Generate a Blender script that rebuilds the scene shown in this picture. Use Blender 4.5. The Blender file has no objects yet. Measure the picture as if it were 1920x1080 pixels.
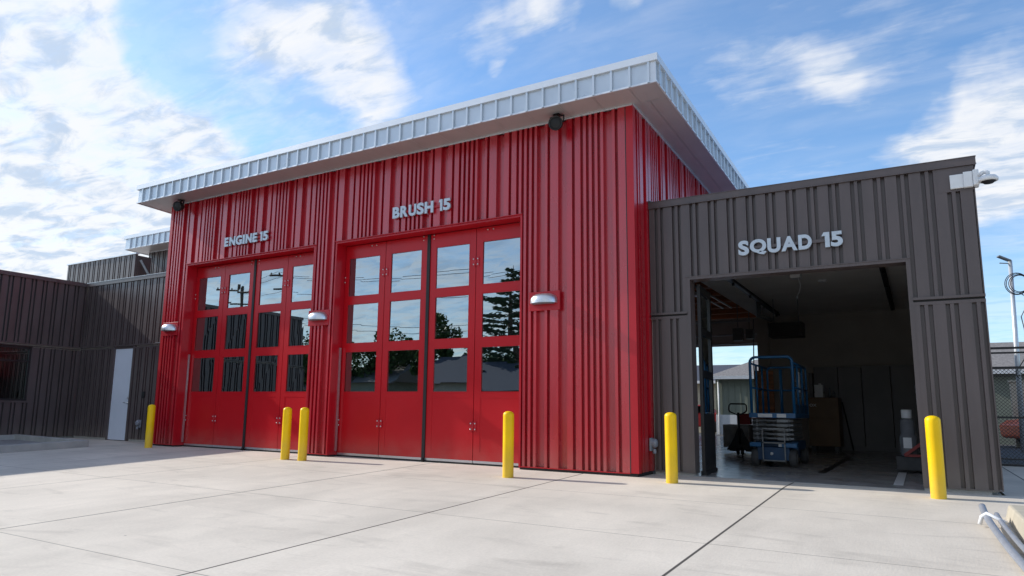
import bpy, math, random
from mathutils import Vector, Matrix, noise
random.seed(15)
R = math.radians
scene = bpy.context.scene
col = scene.collection

# ------------------------------------------------------------------ materials
def mat(name, base, rough=.5, metal=0.0, spec=.5, var=.0, vscale=3.0, bump=0.0, bscale=20.0, stretch=(1, 1, 1), coat=0.0, rvar=0.0, dirt=0.0):
    m = bpy.data.materials.new(name); m.use_nodes = True
    nt = m.node_tree; b = nt.nodes['Principled BSDF']
    b.inputs['Base Color'].default_value = (*base, 1)
    b.inputs['Roughness'].default_value = rough
    b.inputs['Metallic'].default_value = metal
    b.inputs['Specular IOR Level'].default_value = spec
    if coat: b.inputs['Coat Weight'].default_value = coat; b.inputs['Coat Roughness'].default_value = .2
    geo = nt.nodes.new('ShaderNodeNewGeometry')
    mp = nt.nodes.new('ShaderNodeMapping'); mp.inputs['Scale'].default_value = stretch
    nt.links.new(geo.outputs['Position'], mp.inputs['Vector'])
    if var:
        n = nt.nodes.new('ShaderNodeTexNoise'); n.inputs['Scale'].default_value = vscale; n.inputs['Detail'].default_value = 6
        nt.links.new(mp.outputs[0], n.inputs['Vector'])
        r = nt.nodes.new('ShaderNodeMapRange'); r.inputs['From Min'].default_value = .3; r.inputs['From Max'].default_value = .7
        r.inputs['To Min'].default_value = 1 - var; r.inputs['To Max'].default_value = 1 + var
        nt.links.new(n.outputs['Fac'], r.inputs['Value'])
        mx = nt.nodes.new('ShaderNodeVectorMath'); mx.operation = 'SCALE'; mx.inputs[0].default_value = base
        nt.links.new(r.outputs[0], mx.inputs['Scale']); nt.links.new(mx.outputs[0], b.inputs['Base Color'])
        if rvar:
            r2 = nt.nodes.new('ShaderNodeMapRange'); r2.inputs['To Min'].default_value = max(.02, rough - rvar); r2.inputs['To Max'].default_value = rough + rvar
            nt.links.new(n.outputs['Fac'], r2.inputs['Value']); nt.links.new(r2.outputs[0], b.inputs['Roughness'])
    if dirt:
        nd = nt.nodes.new('ShaderNodeTexNoise'); nd.inputs['Scale'].default_value = 5; nd.inputs['Detail'].default_value = 8; nt.links.new(geo.outputs['Position'], nd.inputs['Vector'])
        sz_ = nt.nodes.new('ShaderNodeSeparateXYZ'); nt.links.new(geo.outputs['Position'], sz_.inputs[0])
        r3 = nt.nodes.new('ShaderNodeMapRange'); r3.interpolation_type = 'SMOOTHSTEP'; nt.links.new(sz_.outputs['Z'], r3.inputs['Value'])
        r3.inputs['From Min'].default_value = .0; r3.inputs['From Max'].default_value = .55; r3.inputs['To Min'].default_value = 1; r3.inputs['To Max'].default_value = 0
        mm = nt.nodes.new('ShaderNodeMath'); mm.operation = 'MULTIPLY'; nt.links.new(r3.outputs[0], mm.inputs[0]); nt.links.new(nd.outputs['Fac'], mm.inputs[1])
        m2 = nt.nodes.new('ShaderNodeMath'); m2.operation = 'MULTIPLY'; nt.links.new(mm.outputs[0], m2.inputs[0]); m2.inputs[1].default_value = dirt
        mxd = nt.nodes.new('ShaderNodeMix'); mxd.data_type = 'RGBA'; nt.links.new(m2.outputs[0], mxd.inputs['Factor'])
        src = b.inputs['Base Color'].links[0].from_socket; nt.links.new(src, mxd.inputs['A']); mxd.inputs['B'].default_value = (.30, .25, .20, 1)
        nt.links.new(mxd.outputs['Result'], b.inputs['Base Color'])
    if bump:
        n2 = nt.nodes.new('ShaderNodeTexNoise'); n2.inputs['Scale'].default_value = bscale; n2.inputs['Detail'].default_value = 4
        nt.links.new(mp.outputs[0], n2.inputs['Vector'])
        bp = nt.nodes.new('ShaderNodeBump'); bp.inputs['Strength'].default_value = bump; bp.inputs['Distance'].default_value = .02
        nt.links.new(n2.outputs['Fac'], bp.inputs['Height']); nt.links.new(bp.outputs[0], b.inputs['Normal'])
    return m

M = {}
M['red'] = mat('red_painted_metal', (.44, .004, .015), .28, 0, 1.0, coat=.25, var=.10, vscale=1.3, bump=.12, bscale=2.2, stretch=(2.5, 2.5, .6), rvar=.08, dirt=.35)
M['reddoor'] = mat('red_door_paint', (.47, .004, .010), .30, 0, .4, var=.07, vscale=1.1, bump=.05, bscale=3, rvar=.06, dirt=.30)
M['redflash'] = mat('red_flashing', (.44, .005, .014), .32, 0, .5, var=.05, vscale=2)
M['brown'] = mat('bronze_painted_metal', (.090, .069, .068), .34, 0, .6, var=.14, vscale=1.6, bump=.10, bscale=2.5, stretch=(2.5, 2.5, .6), rvar=.08, dirt=.35)
M['galv'] = mat('silver_standing_seam', (.58, .64, .70), .30, .35, .5, var=.06, vscale=2.5, bump=.05, bscale=3, rvar=.06)
M['galvcap'] = mat('silver_coping', (.72, .75, .79), .35, .35, .5, var=.04, vscale=3)
M['soffit'] = mat('soffit_panel', (.52, .50, .50), .38, .35, .5, var=.05, vscale=2)
M['black'] = mat('black_rubber', (.012, .012, .013), .6, var=.2, vscale=8)
M['blackmetal'] = mat('black_powder_coat', (.012, .012, .014), .4, var=.15, vscale=6)
M['steel'] = mat('bare_steel', (.6, .6, .6), .28, .9, var=.1, vscale=20)
M['alu'] = mat('brushed_aluminium', (.62, .63, .66), .30, .85, var=.08, vscale=12, stretch=(1, 1, 12))
M['letter'] = mat('letter_silver', (.50, .56, .62), .42, .35, var=.06, vscale=8)
M['yellow'] = mat('yellow_plastic_sleeve', (.90, .56, .002), .42, 0, .25, var=.08, vscale=3, bump=.05, bscale=6, rvar=.06, dirt=.4)
M['whitedoor'] = mat('pale_grey_door_paint', (.62, .66, .74), .45, var=.04, vscale=2)
M['white'] = mat('white_paint', (.75, .76, .77), .4, var=.05, vscale=8)
M['grey'] = mat('grey_plastic', (.22, .24, .28), .45, var=.08, vscale=9)
M['curb'] = mat('curb_concrete', (.40, .385, .36), .85, var=.13, vscale=4, bump=.25, bscale=40)
M['block'] = mat('grey_concrete_block', (.30, .29, .28), .9, var=.2, vscale=8, bump=.4, bscale=50)
M['soil'] = mat('soil', (.09, .07, .055), .95, var=.3, vscale=9, bump=.8, bscale=30)
M['int'] = mat('interior_wall_paint', (.50, .47, .43), .7, var=.08, vscale=1.5)
M['intdark'] = mat('interior_dark_panel', (.22, .215, .225), .5, var=.1, vscale=1.5)
M['ceil'] = mat('interior_ceiling', (.82, .79, .75), .8, var=.06, vscale=1.2)
M['wood'] = mat('laminated_timber', (.50, .20, .09), .5, var=.3, vscale=2, stretch=(.3, 6, 6), bump=.1)
M['blue'] = mat('blue_machine_paint', (.009, .11, .27), .38, var=.12, vscale=7)
M['bluedark'] = mat('dark_blue_machine_paint', (.006, .05, .13), .45, var=.15, vscale=7)
M['machgrey'] = mat('machine_grey_paint', (.20, .21, .22), .42, .3, var=.18, vscale=10)
M['tyre'] = mat('grey_solid_rubber', (.07, .07, .072), .7, var=.15, vscale=14)
M['chest'] = mat('tan_steel_chest', (.17, .095, .04), .5, var=.15, vscale=3)
M['shingle'] = mat('grey_asphalt_shingle', (.19, .175, .165), .9, var=.35, vscale=14, bump=.3, bscale=30)
M['shingledark'] = mat('dark_asphalt_shingle', (.05, .055, .075), .9, var=.3, vscale=14)
M['siding'] = mat('sage_siding', (.22, .24, .19), .7, var=.06, vscale=3)
M['stucco'] = mat('cream_stucco', (.42, .38, .30), .85, var=.1, vscale=5)
M['asphalt'] = mat('asphalt', (.055, .055, .058), .9, var=.2, vscale=5, bump=.3, bscale=60)
M['earth'] = mat('dry_ground', (.20, .17, .12), .95, var=.25, vscale=.6, bump=.4, bscale=8)
M['bark'] = mat('bark', (.09, .065, .045), .9, var=.3, vscale=10, bump=.5, bscale=25)
M['leaf'] = mat('broad_leaf', (.085, .14, .05), .55, var=.45, vscale=1.2)
M['needle'] = mat('conifer_needles', (.06, .10, .06), .6, var=.45, vscale=1.2)
M['orange'] = mat('orange_red_paint', (.55, .09, .03), .35, var=.05, vscale=5)
M['redobj'] = mat('tool_red_paint', (.30, .02, .02), .4, var=.1, vscale=8)
M['clear'] = mat('frosted_plastic', (.17, .18, .20), .25, var=.1, vscale=10)
M['polegal'] = mat('galvanised_pole', (.62, .64, .66), .38, .5, var=.08, vscale=6)

def glass(name, tint, refl):
    m = bpy.data.materials.new(name); m.use_nodes = True; nt = m.node_tree
    nt.nodes.remove(nt.nodes['Principled BSDF']); out = nt.nodes['Material Output']
    tr = nt.nodes.new('ShaderNodeBsdfTransparent'); tr.inputs[0].default_value = (*tint, 1)
    gl = nt.nodes.new('ShaderNodeBsdfGlossy'); gl.inputs['Color'].default_value = (.82, .90, .92, 1); gl.inputs['Roughness'].default_value = .004
    geo = nt.nodes.new('ShaderNodeNewGeometry')
    n = nt.nodes.new('ShaderNodeTexNoise'); n.inputs['Scale'].default_value = 1.1; n.inputs['Detail'].default_value = 1
    nt.links.new(geo.outputs['Position'], n.inputs['Vector'])
    bp = nt.nodes.new('ShaderNodeBump'); bp.inputs['Strength'].default_value = .022; bp.inputs['Distance'].default_value = .05
    nt.links.new(n.outputs['Fac'], bp.inputs['Height']); nt.links.new(bp.outputs[0], gl.inputs['Normal'])
    fr = nt.nodes.new('ShaderNodeFresnel'); fr.inputs['IOR'].default_value = 1.5
    r = nt.nodes.new('ShaderNodeMapRange'); r.inputs['From Max'].default_value = 1; r.inputs['To Min'].default_value = refl; r.inputs['To Max'].default_value = 1
    nt.links.new(fr.outputs[0], r.inputs['Value'])
    mx = nt.nodes.new('ShaderNodeMixShader')
    nt.links.new(r.outputs[0], mx.inputs[0]); nt.links.new(tr.outputs[0], mx.inputs[1]); nt.links.new(gl.outputs[0], mx.inputs[2])
    nt.links.new(mx.outputs[0], out.inputs[0])
    return m
M['glass'] = glass('coated_door_glass', (.30, .34, .36), .44)
M['winglass'] = glass('window_glass', (.25, .28, .28), .16)

def concrete_mat():
    m = bpy.data.materials.new('broom_finished_concrete'); m.use_nodes = True; nt = m.node_tree; N = nt.nodes; L = nt.links
    b = N['Principled BSDF']; geo = N.new('ShaderNodeNewGeometry')
    sx = N.new('ShaderNodeSeparateXYZ'); L.new(geo.outputs['Position'], sx.inputs[0])
    def noi(scale, detail, st, dist=0.0):
        mp = N.new('ShaderNodeMapping'); mp.inputs['Scale'].default_value = st; L.new(geo.outputs['Position'], mp.inputs[0])
        n = N.new('ShaderNodeTexNoise'); n.inputs['Scale'].default_value = scale; n.inputs['Detail'].default_value = detail; n.inputs['Distortion'].default_value = dist
        L.new(mp.outputs[0], n.inputs['Vector']); return n.outputs['Fac']
    def mr(v, a, b_, c, d):
        r = N.new('ShaderNodeMapRange'); L.new(v, r.inputs['Value'])
        for k, x in zip(('From Min', 'From Max', 'To Min', 'To Max'), (a, b_, c, d)): r.inputs[k].default_value = x
        return r.outputs[0]
    def mul(a, b_):
        x = N.new('ShaderNodeMath'); x.operation = 'MULTIPLY'
        for i, v in enumerate((a, b_)):
            if isinstance(v, (int, float)): x.inputs[i].default_value = v
            else: L.new(v, x.inputs[i])
        return x.outputs[0]
    f1 = mr(noi(.55, 5, (1, 1, 1), .4), .3, .7, .85, 1.07)
    f2 = mr(noi(2.2, 8, (1, .35, 1), .8), .3, .72, .93, 1.05)
    f3 = mr(noi(38, 3, (1, 1, 1)), .25, .75, .94, 1.05)
    f4 = mr(noi(1.3, 8, (.5, 1.6, 1), 2.0), .56, .76, 1.0, .82)
    v = mul(mul(f1, f2), mul(f3, f4))
    # pour strips differ a little
    fl = N.new('ShaderNodeMath'); fl.operation = 'ADD'; L.new(sx.outputs['X'], fl.inputs[0]); fl.inputs[1].default_value = .9
    dv = N.new('ShaderNodeMath'); dv.operation = 'DIVIDE'; L.new(fl.outputs[0], dv.inputs[0]); dv.inputs[1].default_value = 2.93
    fo = N.new('ShaderNodeMath'); fo.operation = 'FLOOR'; L.new(dv.outputs[0], fo.inputs[0])
    wn = N.new('ShaderNodeTexWhiteNoise'); wn.noise_dimensions = '1D'; L.new(fo.outputs[0], wn.inputs['W'])
    v = mul(v, mr(wn.outputs['Value'], 0, 1, .92, 1.05))
    def line(axis, pos, w, dark, wig=True):
        s = N.new('ShaderNodeMath'); s.operation = 'SUBTRACT'; L.new(sx.outputs[axis], s.inputs[0]); s.inputs[1].default_value = pos
        a = N.new('ShaderNodeMath'); a.operation = 'ABSOLUTE'; L.new(s.outputs[0], a.inputs[0])
        return mr(a.outputs[0], w * .6, w, dark, 1.0)
    for p in (-12.7, -9.78, -6.85, -3.85, -.90, 2.02, 4.95, 7.9, 10.8):
        v = mul(v, line('X', p, .015 if p > -5 else .012, .10 if p > -5 else .3))
    for p in (-1.85, -4.08, -6.95, -9.6):
        v = mul(v, line('Y', p, .008, .45))
    # small dark specks
    vo = N.new('ShaderNodeTexVoronoi'); vo.inputs['Scale'].default_value = 1.1; L.new(geo.outputs['Position'], vo.inputs['Vector'])
    v = mul(v, mr(vo.outputs['Distance'], .010, .016, .35, 1.0))
    c = N.new('ShaderNodeVectorMath'); c.operation = 'SCALE'; c.inputs[0].default_value = (.67, .60, .505); L.new(v, c.inputs['Scale'])
    L.new(c.outputs[0], b.inputs['Base Color']); b.inputs['Roughness'].default_value = .8
    bp = N.new('ShaderNodeBump'); bp.inputs['Strength'].default_value = .18; bp.inputs['Distance'].default_value = .01
    L.new(noi(60, 4, (1, .2, 1)), bp.inputs['Height']); L.new(bp.outputs[0], b.inputs['Normal'])
    return m
M['concrete'] = concrete_mat()
M['slab'] = mat('polished_floor_concrete', (.36, .35, .34), .2, 0, .5, var=.2, vscale=1.5, rvar=.08)

# ------------------------------------------------------------------ mesh builder (world coordinates)
class MB:
    def __init__(s): s.v = []; s.f = []; s.m = []; s.cur = 0; s.smooth = []
    def mi(s, i): s.cur = i; return s
    def add(s, vs, fs, smooth=False):
        o = len(s.v); s.v += [tuple(v) for v in vs]
        for f in fs: s.f.append([o + i for i in f]); s.m.append(s.cur); s.smooth.append(smooth)
        return s
    def box(s, x0, y0, z0, x1, y1, z1):
        if x0 > x1: x0, x1 = x1, x0
        if y0 > y1: y0, y1 = y1, y0
        if z0 > z1: z0, z1 = z1, z0
        vs = [(x0, y0, z0), (x1, y0, z0), (x1, y1, z0), (x0, y1, z0), (x0, y0, z1), (x1, y0, z1), (x1, y1, z1), (x0, y1, z1)]
        return s.add(vs, [(0, 3, 2, 1), (4, 5, 6, 7), (0, 1, 5, 4), (1, 2, 6, 5), (2, 3, 7, 6), (3, 0, 4, 7)])
    def bar(s, a, b, w, h=None, up=(0, 0, 1)):
        h = h or w; a = Vector(a); b = Vector(b); d = (b - a).normalized(); up = Vector(up)
        if abs(d.dot(up)) > .98: up = Vector((0, 1, 0))
        x = d.cross(up).normalized(); z = x.cross(d).normalized()
        vs = []
        for p in (a, b):
            for i, j in ((-1, -1), (1, -1), (1, 1), (-1, 1)): vs.append(p + x * (i * w / 2) + z * (j * h / 2))
        return s.add(vs, [(0, 1, 2, 3), (7, 6, 5, 4), (0, 4, 5, 1), (1, 5, 6, 2), (2, 6, 7, 3), (3, 7, 4, 0)])
    def tube(s, pts, r, n=10, caps=True):
        pts = [Vector(p) for p in pts]; rs = r if isinstance(r, (list, tuple)) else [r] * len(pts)
        vs = []; fs = []; prev = None
        for i, p in enumerate(pts):
            d = (pts[min(i + 1, len(pts) - 1)] - pts[max(i - 1, 0)]).normalized()
            if prev is None:
                u = Vector((0, 0, 1)) if abs(d.z) < .9 else Vector((1, 0, 0))
                x = d.cross(u).normalized()
            else:
                x = (prev - d * prev.dot(d)).normalized()
            prev = x; y = d.cross(x)
            for k in range(n):
                a = 2 * math.pi * k / n; vs.append(p + (x * math.cos(a) + y * math.sin(a)) * rs[i])
        for i in range(len(pts) - 1):
            for k in range(n):
                a = i * n + k; b = i * n + (k + 1) % n; fs.append((a, b, b + n, a + n))
        s.add(vs, fs, True)
        if caps:
            o = len(s.v) - len(vs)
            s.f.append([o + k for k in range(n)][::-1]); s.m.append(s.cur); s.smooth.append(False)
            s.f.append([o + (len(pts) - 1) * n + k for k in range(n)]); s.m.append(s.cur); s.smooth.append(False)
        return s
    def lathe(s, c, prof, n=24, axis=(0, 0, 1), ref=None, a0=0, a1=2 * math.pi, sx=1, sy=1):
        c = Vector(c); ax = Vector(axis).normalized()
        x = Vector(ref) if ref else (Vector((1, 0, 0)) if abs(ax.x) < .9 else Vector((0, 1, 0)))
        x = (x - ax * x.dot(ax)).normalized(); y = ax.cross(x)
        full = abs(a1 - a0 - 2 * math.pi) < 1e-6; cnt = n if full else n + 1
        vs = []; fs = []
        for r, h in prof:
            for k in range(cnt):
                a = a0 + (a1 - a0) * k / n
                vs.append(c + ax * h + x * (math.cos(a) * r * sx) + y * (math.sin(a) * r * sy))
        for i in range(len(prof) - 1):
            for k in range(n):
                a = i * cnt + k; b = i * cnt + (k + 1) % cnt; fs.append((a, b, b + cnt, a + cnt))
        return s.add(vs, fs, True)
    def prism(s, poly, h0, h1, plane='xy'):
        n = len(poly); P = {'xy': lambda a, b, h: (a, b, h), 'xz': lambda a, b, h: (a, h, b), 'yz': lambda a, b, h: (h, a, b)}[plane]
        vs = [P(a, b, h0) for a, b in poly] + [P(a, b, h1) for a, b in poly]
        fs = [tuple(range(n))[::-1], tuple(range(n, 2 * n))] + [(i, (i + 1) % n, n + (i + 1) % n, n + i) for i in range(n)]
        return s.add(vs, fs)

def make(name, mb, mats, parent=None, loc=None, bevel=0.0):
    root = parent
    org = Vector(loc) if loc is not None else (world_of(parent) if parent else Vector((0, 0, 0)))
    me = bpy.data.meshes.new(name)
    me.from_pydata([(v[0] - org.x, v[1] - org.y, v[2] - org.z) for v in mb.v], [], mb.f)
    mats = mats if isinstance(mats, (list, tuple)) else [mats]
    for x in mats: me.materials.append(M[x] if isinstance(x, str) else x)
    me.polygons.foreach_set('material_index', mb.m); me.polygons.foreach_set('use_smooth', mb.smooth)
    me.update()
    o = bpy.data.objects.new(name, me); col.objects.link(o)
    if parent:
        o.parent = parent; o.location = org - world_of(parent)
    else: o.location = org
    if bevel:
        bv = o.modifiers.new('soft_edges', 'BEVEL'); bv.width = bevel; bv.segments = 2; bv.limit_method = 'ANGLE'
    return o
def make_pieces(name, mb, mats, parent=None, loc=None, bevel=0.0):
    par = list(range(len(mb.v)))
    def find(a):
        while par[a] != a: par[a] = par[par[a]]; a = par[a]
        return a
    for f in mb.f:
        for i in f[1:]:
            a, b = find(f[0]), find(i)
            if a != b: par[a] = b
    groups = {}
    for k, f in enumerate(mb.f): groups.setdefault(find(f[0]), []).append(k)
    for ks in groups.values():
        n = MB(); idx = {}
        for k in ks:
            fc = []
            for i in mb.f[k]:
                if i not in idx: idx[i] = len(n.v); n.v.append(mb.v[i])
                fc.append(idx[i])
            n.f.append(fc); n.m.append(mb.m[k]); n.smooth.append(mb.smooth[k])
        make(name, n, mats, parent, loc, bevel)
def world_of(o):
    v = Vector((0, 0, 0))
    while o: v += Vector(o.location); o = o.parent
    return v
def tag(o, label=None, cat=None, group=None, kind=None):
    if label: o['label'] = label
    if cat: o['category'] = cat
    if group: o['group'] = group
    if kind: o['kind'] = kind
    return o
def thing(name, loc, label, cat, group=None):
    o = bpy.data.objects.new(name, None); o.empty_display_size = .2; col.objects.link(o); o.location = loc
    return tag(o, label, cat, group)
def dup(root, loc, label=None):
    r = root.copy(); col.objects.link(r); r.location = loc
    if label: r['label'] = label
    for ch in list(root.children):
        c = ch.copy(); col.objects.link(c); c.parent = r
        for g in list(ch.children):
            d = g.copy(); col.objects.link(d); d.parent = c
    return r

# ------------------------------------------------------------------ measured layout (metres)
SL = .035                       # the apron falls away from the building
def gz(y): return SL * y if y < 0 else 0.0
XL, H = -11.98, 5.88            # red bay: x from XL to 0, front at y = 0
YR = 21.0                       # back wall of the red bay
OPEN = ((-11.15, -6.96), (-6.31, -2.04)); HZ = 4.27; RY = .27
SY, SX, SH = .70, 4.45, 4.40    # squad bay front plane, right edge, parapet height
SO = (.65, 3.60, 3.05)          # squad opening
SB = 12.8
WX = -16.75                     # face of the office wing
RS = .026                       # roof fall to the rear

# red irregular profile: (gap, board) pairs, period 1.218
RP = [(.15, .05), (.05, .15), (.15, .10), (.05, .10), (.05, .05), (.05, .05), (.05, .05), (.05, .05)]
def red_boards(a, b, anchor=-.51):
    per = 1.218; k = per / 1.2; out = []
    s = anchor + math.floor((a - anchor) / per) * per - per
    while s < b:
        x = s
        for g, w in RP:
            x += g * k; out.append((x, x + w * k)); x += w * k
        s += per
    return [(max(p, a), min(q, b)) for p, q in out if q > a + .004 and p < b - .004]
def brown_boards(a, b, phase=.10):
    per = .2885; out = []; s = phase + math.floor((a - phase) / per) * per - per
    while s < b:
        out.append((s + .048, s + .095)); out.append((s + .143, s + per)); s += per
    return [(max(p, a), min(q, b)) for p, q in out if q > a + .004 and p < b - .004]
def ribs(mb, boards, a, b, z0, z1, depth, P, z1f=None):
    """Continuous folded sheet from a to b; boards stand proud of the channels by depth. P(s, d, z) -> point, d measured inwards."""
    pts = [(a, depth)]
    for p, q in boards:
        t = .006
        if p <= a + 1e-6: pts = [(a, 0)]
        else: pts += [(p - t / 2, depth), (p + t / 2, 0)]
        if q >= b - 1e-6: pts += [(b, 0)]; break
        pts += [(q, 0), (q + .002, depth)]
    if pts[-1][0] < b - 1e-6: pts.append((b, depth))
    vs = []; n = len(pts)
    for s, d in pts: vs.append(P(s, d, z0))
    for s, d in pts: vs.append(P(s, d, z1f(s) if z1f else z1))
    mb.add(vs, [(i, i + 1, n + i + 1, n + i) for i in range(n - 1)])

# ================================================================== GROUND
g = MB()
ys = [-400, -60, -13.2, -.02, 26, 60, 1500]; zs = [-.52, -.52, -.50, -.045, -.045, -.06, -.06]
for i in range(len(ys) - 1):
    g.add([(-900, ys[i], zs[i]), (900, ys[i], zs[i]), (900, ys[i + 1], zs[i + 1]), (-900, ys[i + 1], zs[i + 1])], [(0, 1, 2, 3)])
tag(make('ground', g, 'earth'), 'dry bare ground around the fire station', kind='structure')
a = MB()
nx = 40; xs_ = [WX + .02 + (17 - WX) * i / nx for i in range(nx + 1)]
yy = [-13, -9, -6, -3, 0, .78]
vs = [(x, y, gz(y) - .004) for y in yy for x in xs_]
fs = [(j * (nx + 1) + i, j * (nx + 1) + i + 1, (j + 1) * (nx + 1) + i + 1, (j + 1) * (nx + 1) + i) for j in range(len(yy) - 1) for i in range(nx)]
a.add(vs, fs)
a.add([(4.47, .78, -.004), (17, .78, -.004), (17, 7.9, -.004), (4.47, 7.9, -.004)], [(0, 1, 2, 3)])
tag(make('apron', a, 'concrete'), 'pale concrete driveway apron with dark joints', kind='structure')
r_ = MB(); r_.add([(-900, -26, -.50), (900, -26, -.50), (900, -13.3, -.485), (-900, -13.3, -.485)], [(0, 1, 2, 3)])
tag(make('road', r_, 'asphalt'), 'asphalt street in front of the station', kind='structure')
y_ = MB(); y_.add([(-30, 22.1, -.02), (30, 22.1, -.02), (30, 27.5, -.02), (-30, 27.5, -.02)], [(0, 1, 2, 3)])
y_.add([(4.6, 7.95, -.02), (30, 7.95, -.02), (30, 22.05, -.02), (4.6, 22.05, -.02)], [(0, 1, 2, 3)])
tag(make('rear_yard', y_, 'asphalt'), 'asphalt yard behind the station', kind='structure')
fl = MB(); fl.box(XL + .1, .30, -.12, -.02, YR + .9, .001); fl.box(-.02, .80, -.12, SX - .02, SB, .001)
tag(make('bay_floor', fl, 'slab'), 'polished grey concrete floor inside the bays', kind='structure')
st = MB(); st.box(3.24, 1.30, .004, 3.36, 4.0, .007)
tag(make('floor_stripe', st, 'white'), 'short white stripe on the bay floor', kind='structure')
td = MB(); td.box(2.10, 2.75, .004, 2.22, 8.6, .008)
tag(make('trench_drain', td, 'blackmetal'), 'long dark drain grate in the squad bay floor', 'drain')

# ================================================================== RED BAY
red = thing('fire_station_bay', (-6, 0, 0), 'tall bright red ribbed metal fire station bay with silver overhanging roof', 'building')
w = MB(); dpt = .078
F = lambda s, d, z: (s, d, z)
tr = .035                                                            # trim width round openings
segs = [(XL + .10, OPEN[0][0] - tr), (OPEN[0][1] + tr, OPEN[1][0] - tr), (OPEN[1][1] + tr, -.131)]
for s0, s1 in segs: ribs(w, red_boards(s0, s1), s0, s1, .05, HZ + tr, dpt, F)
ribs(w, red_boards(XL + .10, -.131), XL + .10, -.131, HZ + tr, H - .002, dpt, F)
make('wall_cladding', w, 'red', red)
w = MB()
S = lambda s, d, z: (-d, s, z)
ribs(w, red_boards(.12, YR, .05), .12, SY + .03, .05, H - .02, dpt, S)
ribs(w, red_boards(SY + .03, YR, .05), SY + .03, YR, 4.05, H, dpt, S, lambda s: H - RS * s - .002)
S2 = lambda s, d, z: (XL + d, s, z)
ribs(w, red_boards(.12, YR, .05), .12, YR, .05, H, dpt, S2, lambda s: H - RS * s - .002)
make_pieces('side_cladding', w, 'red', red)
t = MB()
t.box(-.115, -.004, .045, .004, .12, H - .004); t.box(XL - .004, -.004, .045, XL + .10, .12, H - .004)
t.mi(1); t.box(-.130, -.0045, .05, -.1155, .06, H - .01); t.mi(0)
make_pieces('corner_trim', t, ['redflash', 'black'], red)
t = MB()
for s0, s1 in segs: t.box(s0 - .001, -.006, .035, s1 + .001, .04, .05)
make_pieces('base_flashing', t, 'redflash', red)
t = MB()
for s0, s1 in ((XL + .02, OPEN[0][0] - .01), (OPEN[0][1] + .01, OPEN[1][0] - .01), (OPEN[1][1] + .01, -.02)): t.box(s0, .02, -.05, s1, .25, .035)
t.box(-.25, .25, -.05, -.02, SY + .02, .045)
make_pieces('base_curb', t, 'black', red)
# jambs, lintels, trims
t = MB()
for x0, x1 in OPEN:
    t.box(x0 - tr, -.006, .03, x0, RY + .06, HZ + tr); t.box(x1, -.006, .03, x1 + tr, RY + .06, HZ + tr)
    t.box(x0, -.004, HZ, x1, RY + .06, HZ + tr)
    t.box(x0 - tr - .01, -.035, HZ + tr, x1 + tr + .01, .01, HZ + tr + .012)
make('door_surround', t, 'redflash', red)
# backing shell
t = MB()
t.box(XL + .10, .098, .03, OPEN[0][0] - tr, .33, H - .03); t.box(OPEN[0][1] + tr, .098, .03, OPEN[1][0] - tr, .33, H - .03); t.box(OPEN[1][1] + tr, .098, .03, -.098, .33, H - .03)
t.box(OPEN[0][0] - tr, .098, HZ + tr, OPEN[0][1] + tr, .33, H - .03); t.box(OPEN[1][0] - tr, .098, HZ + tr, OPEN[1][1] + tr, .33, H - .03)
t.box(XL + .10, .33, 0, XL + .25, YR - .1, H - .6)
t.box(-.25, .33, 0, -.098, SY + .05, 4.05)
t.box(-.25, .33, 4.05, -.098, YR - .1, H - .6)
t.box(-.55, SB + .15, 0, -.30, YR - .1, 4.05); t.box(-.55, SY + .06, 4.05, -.30, YR - .1, 4.45)
RO = ((-11.15, -7.0), (-6.31, -1.75)); RH = 3.88  # first rear opening is unseen, added to let light into the bay
t.box(XL + .25, YR - .1, 0, RO[0][0], YR + .15, H - .58); t.box(RO[0][1], YR - .1, 0, RO[1][0], YR + .15, H - .58); t.box(RO[1][1], YR - .1, 0, -.05, YR + .15, H - .58)
t.box(RO[0][0], YR - .1, RH, RO[0][1], YR + .15, H - .58); t.box(RO[1][0], YR - .1, RH, RO[1][1], YR + .15, H - .58)
make('inner_wall', t, 'int', red)
t = MB()
for k in range(13):
    y0 = 1.2 + k * 1.5; t.box(XL + .25, y0, 4.85, -.30, y0 + .14, 5.30)
t.box(XL + .25, .34, 5.301, -.30, YR - .11, 5.35)
make('timber_ceiling', t, 'wood', red)
t = MB()
for y0 in (12.0, 15.9, 19.2): t.tube([(-7, y0, 3.80), (-.6, y0, 3.80)], .035, 8)
t.tube([(-1.1, 7.2, 4.2), (-1.1, 11.8, 4.2)], .03, 8); t.tube([(-1.35, 7.2, 4.2), (-1.35, 11.8, 4.2)], .03, 8)
t.box(-2.2, 7.0, 4.12, -1.0, 7.25, 4.2); t.box(-2.2, 8.6, 4.12, -1.0, 8.85, 4.2)
make_pieces('ceiling_rail', t, 'alu', red)

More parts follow.
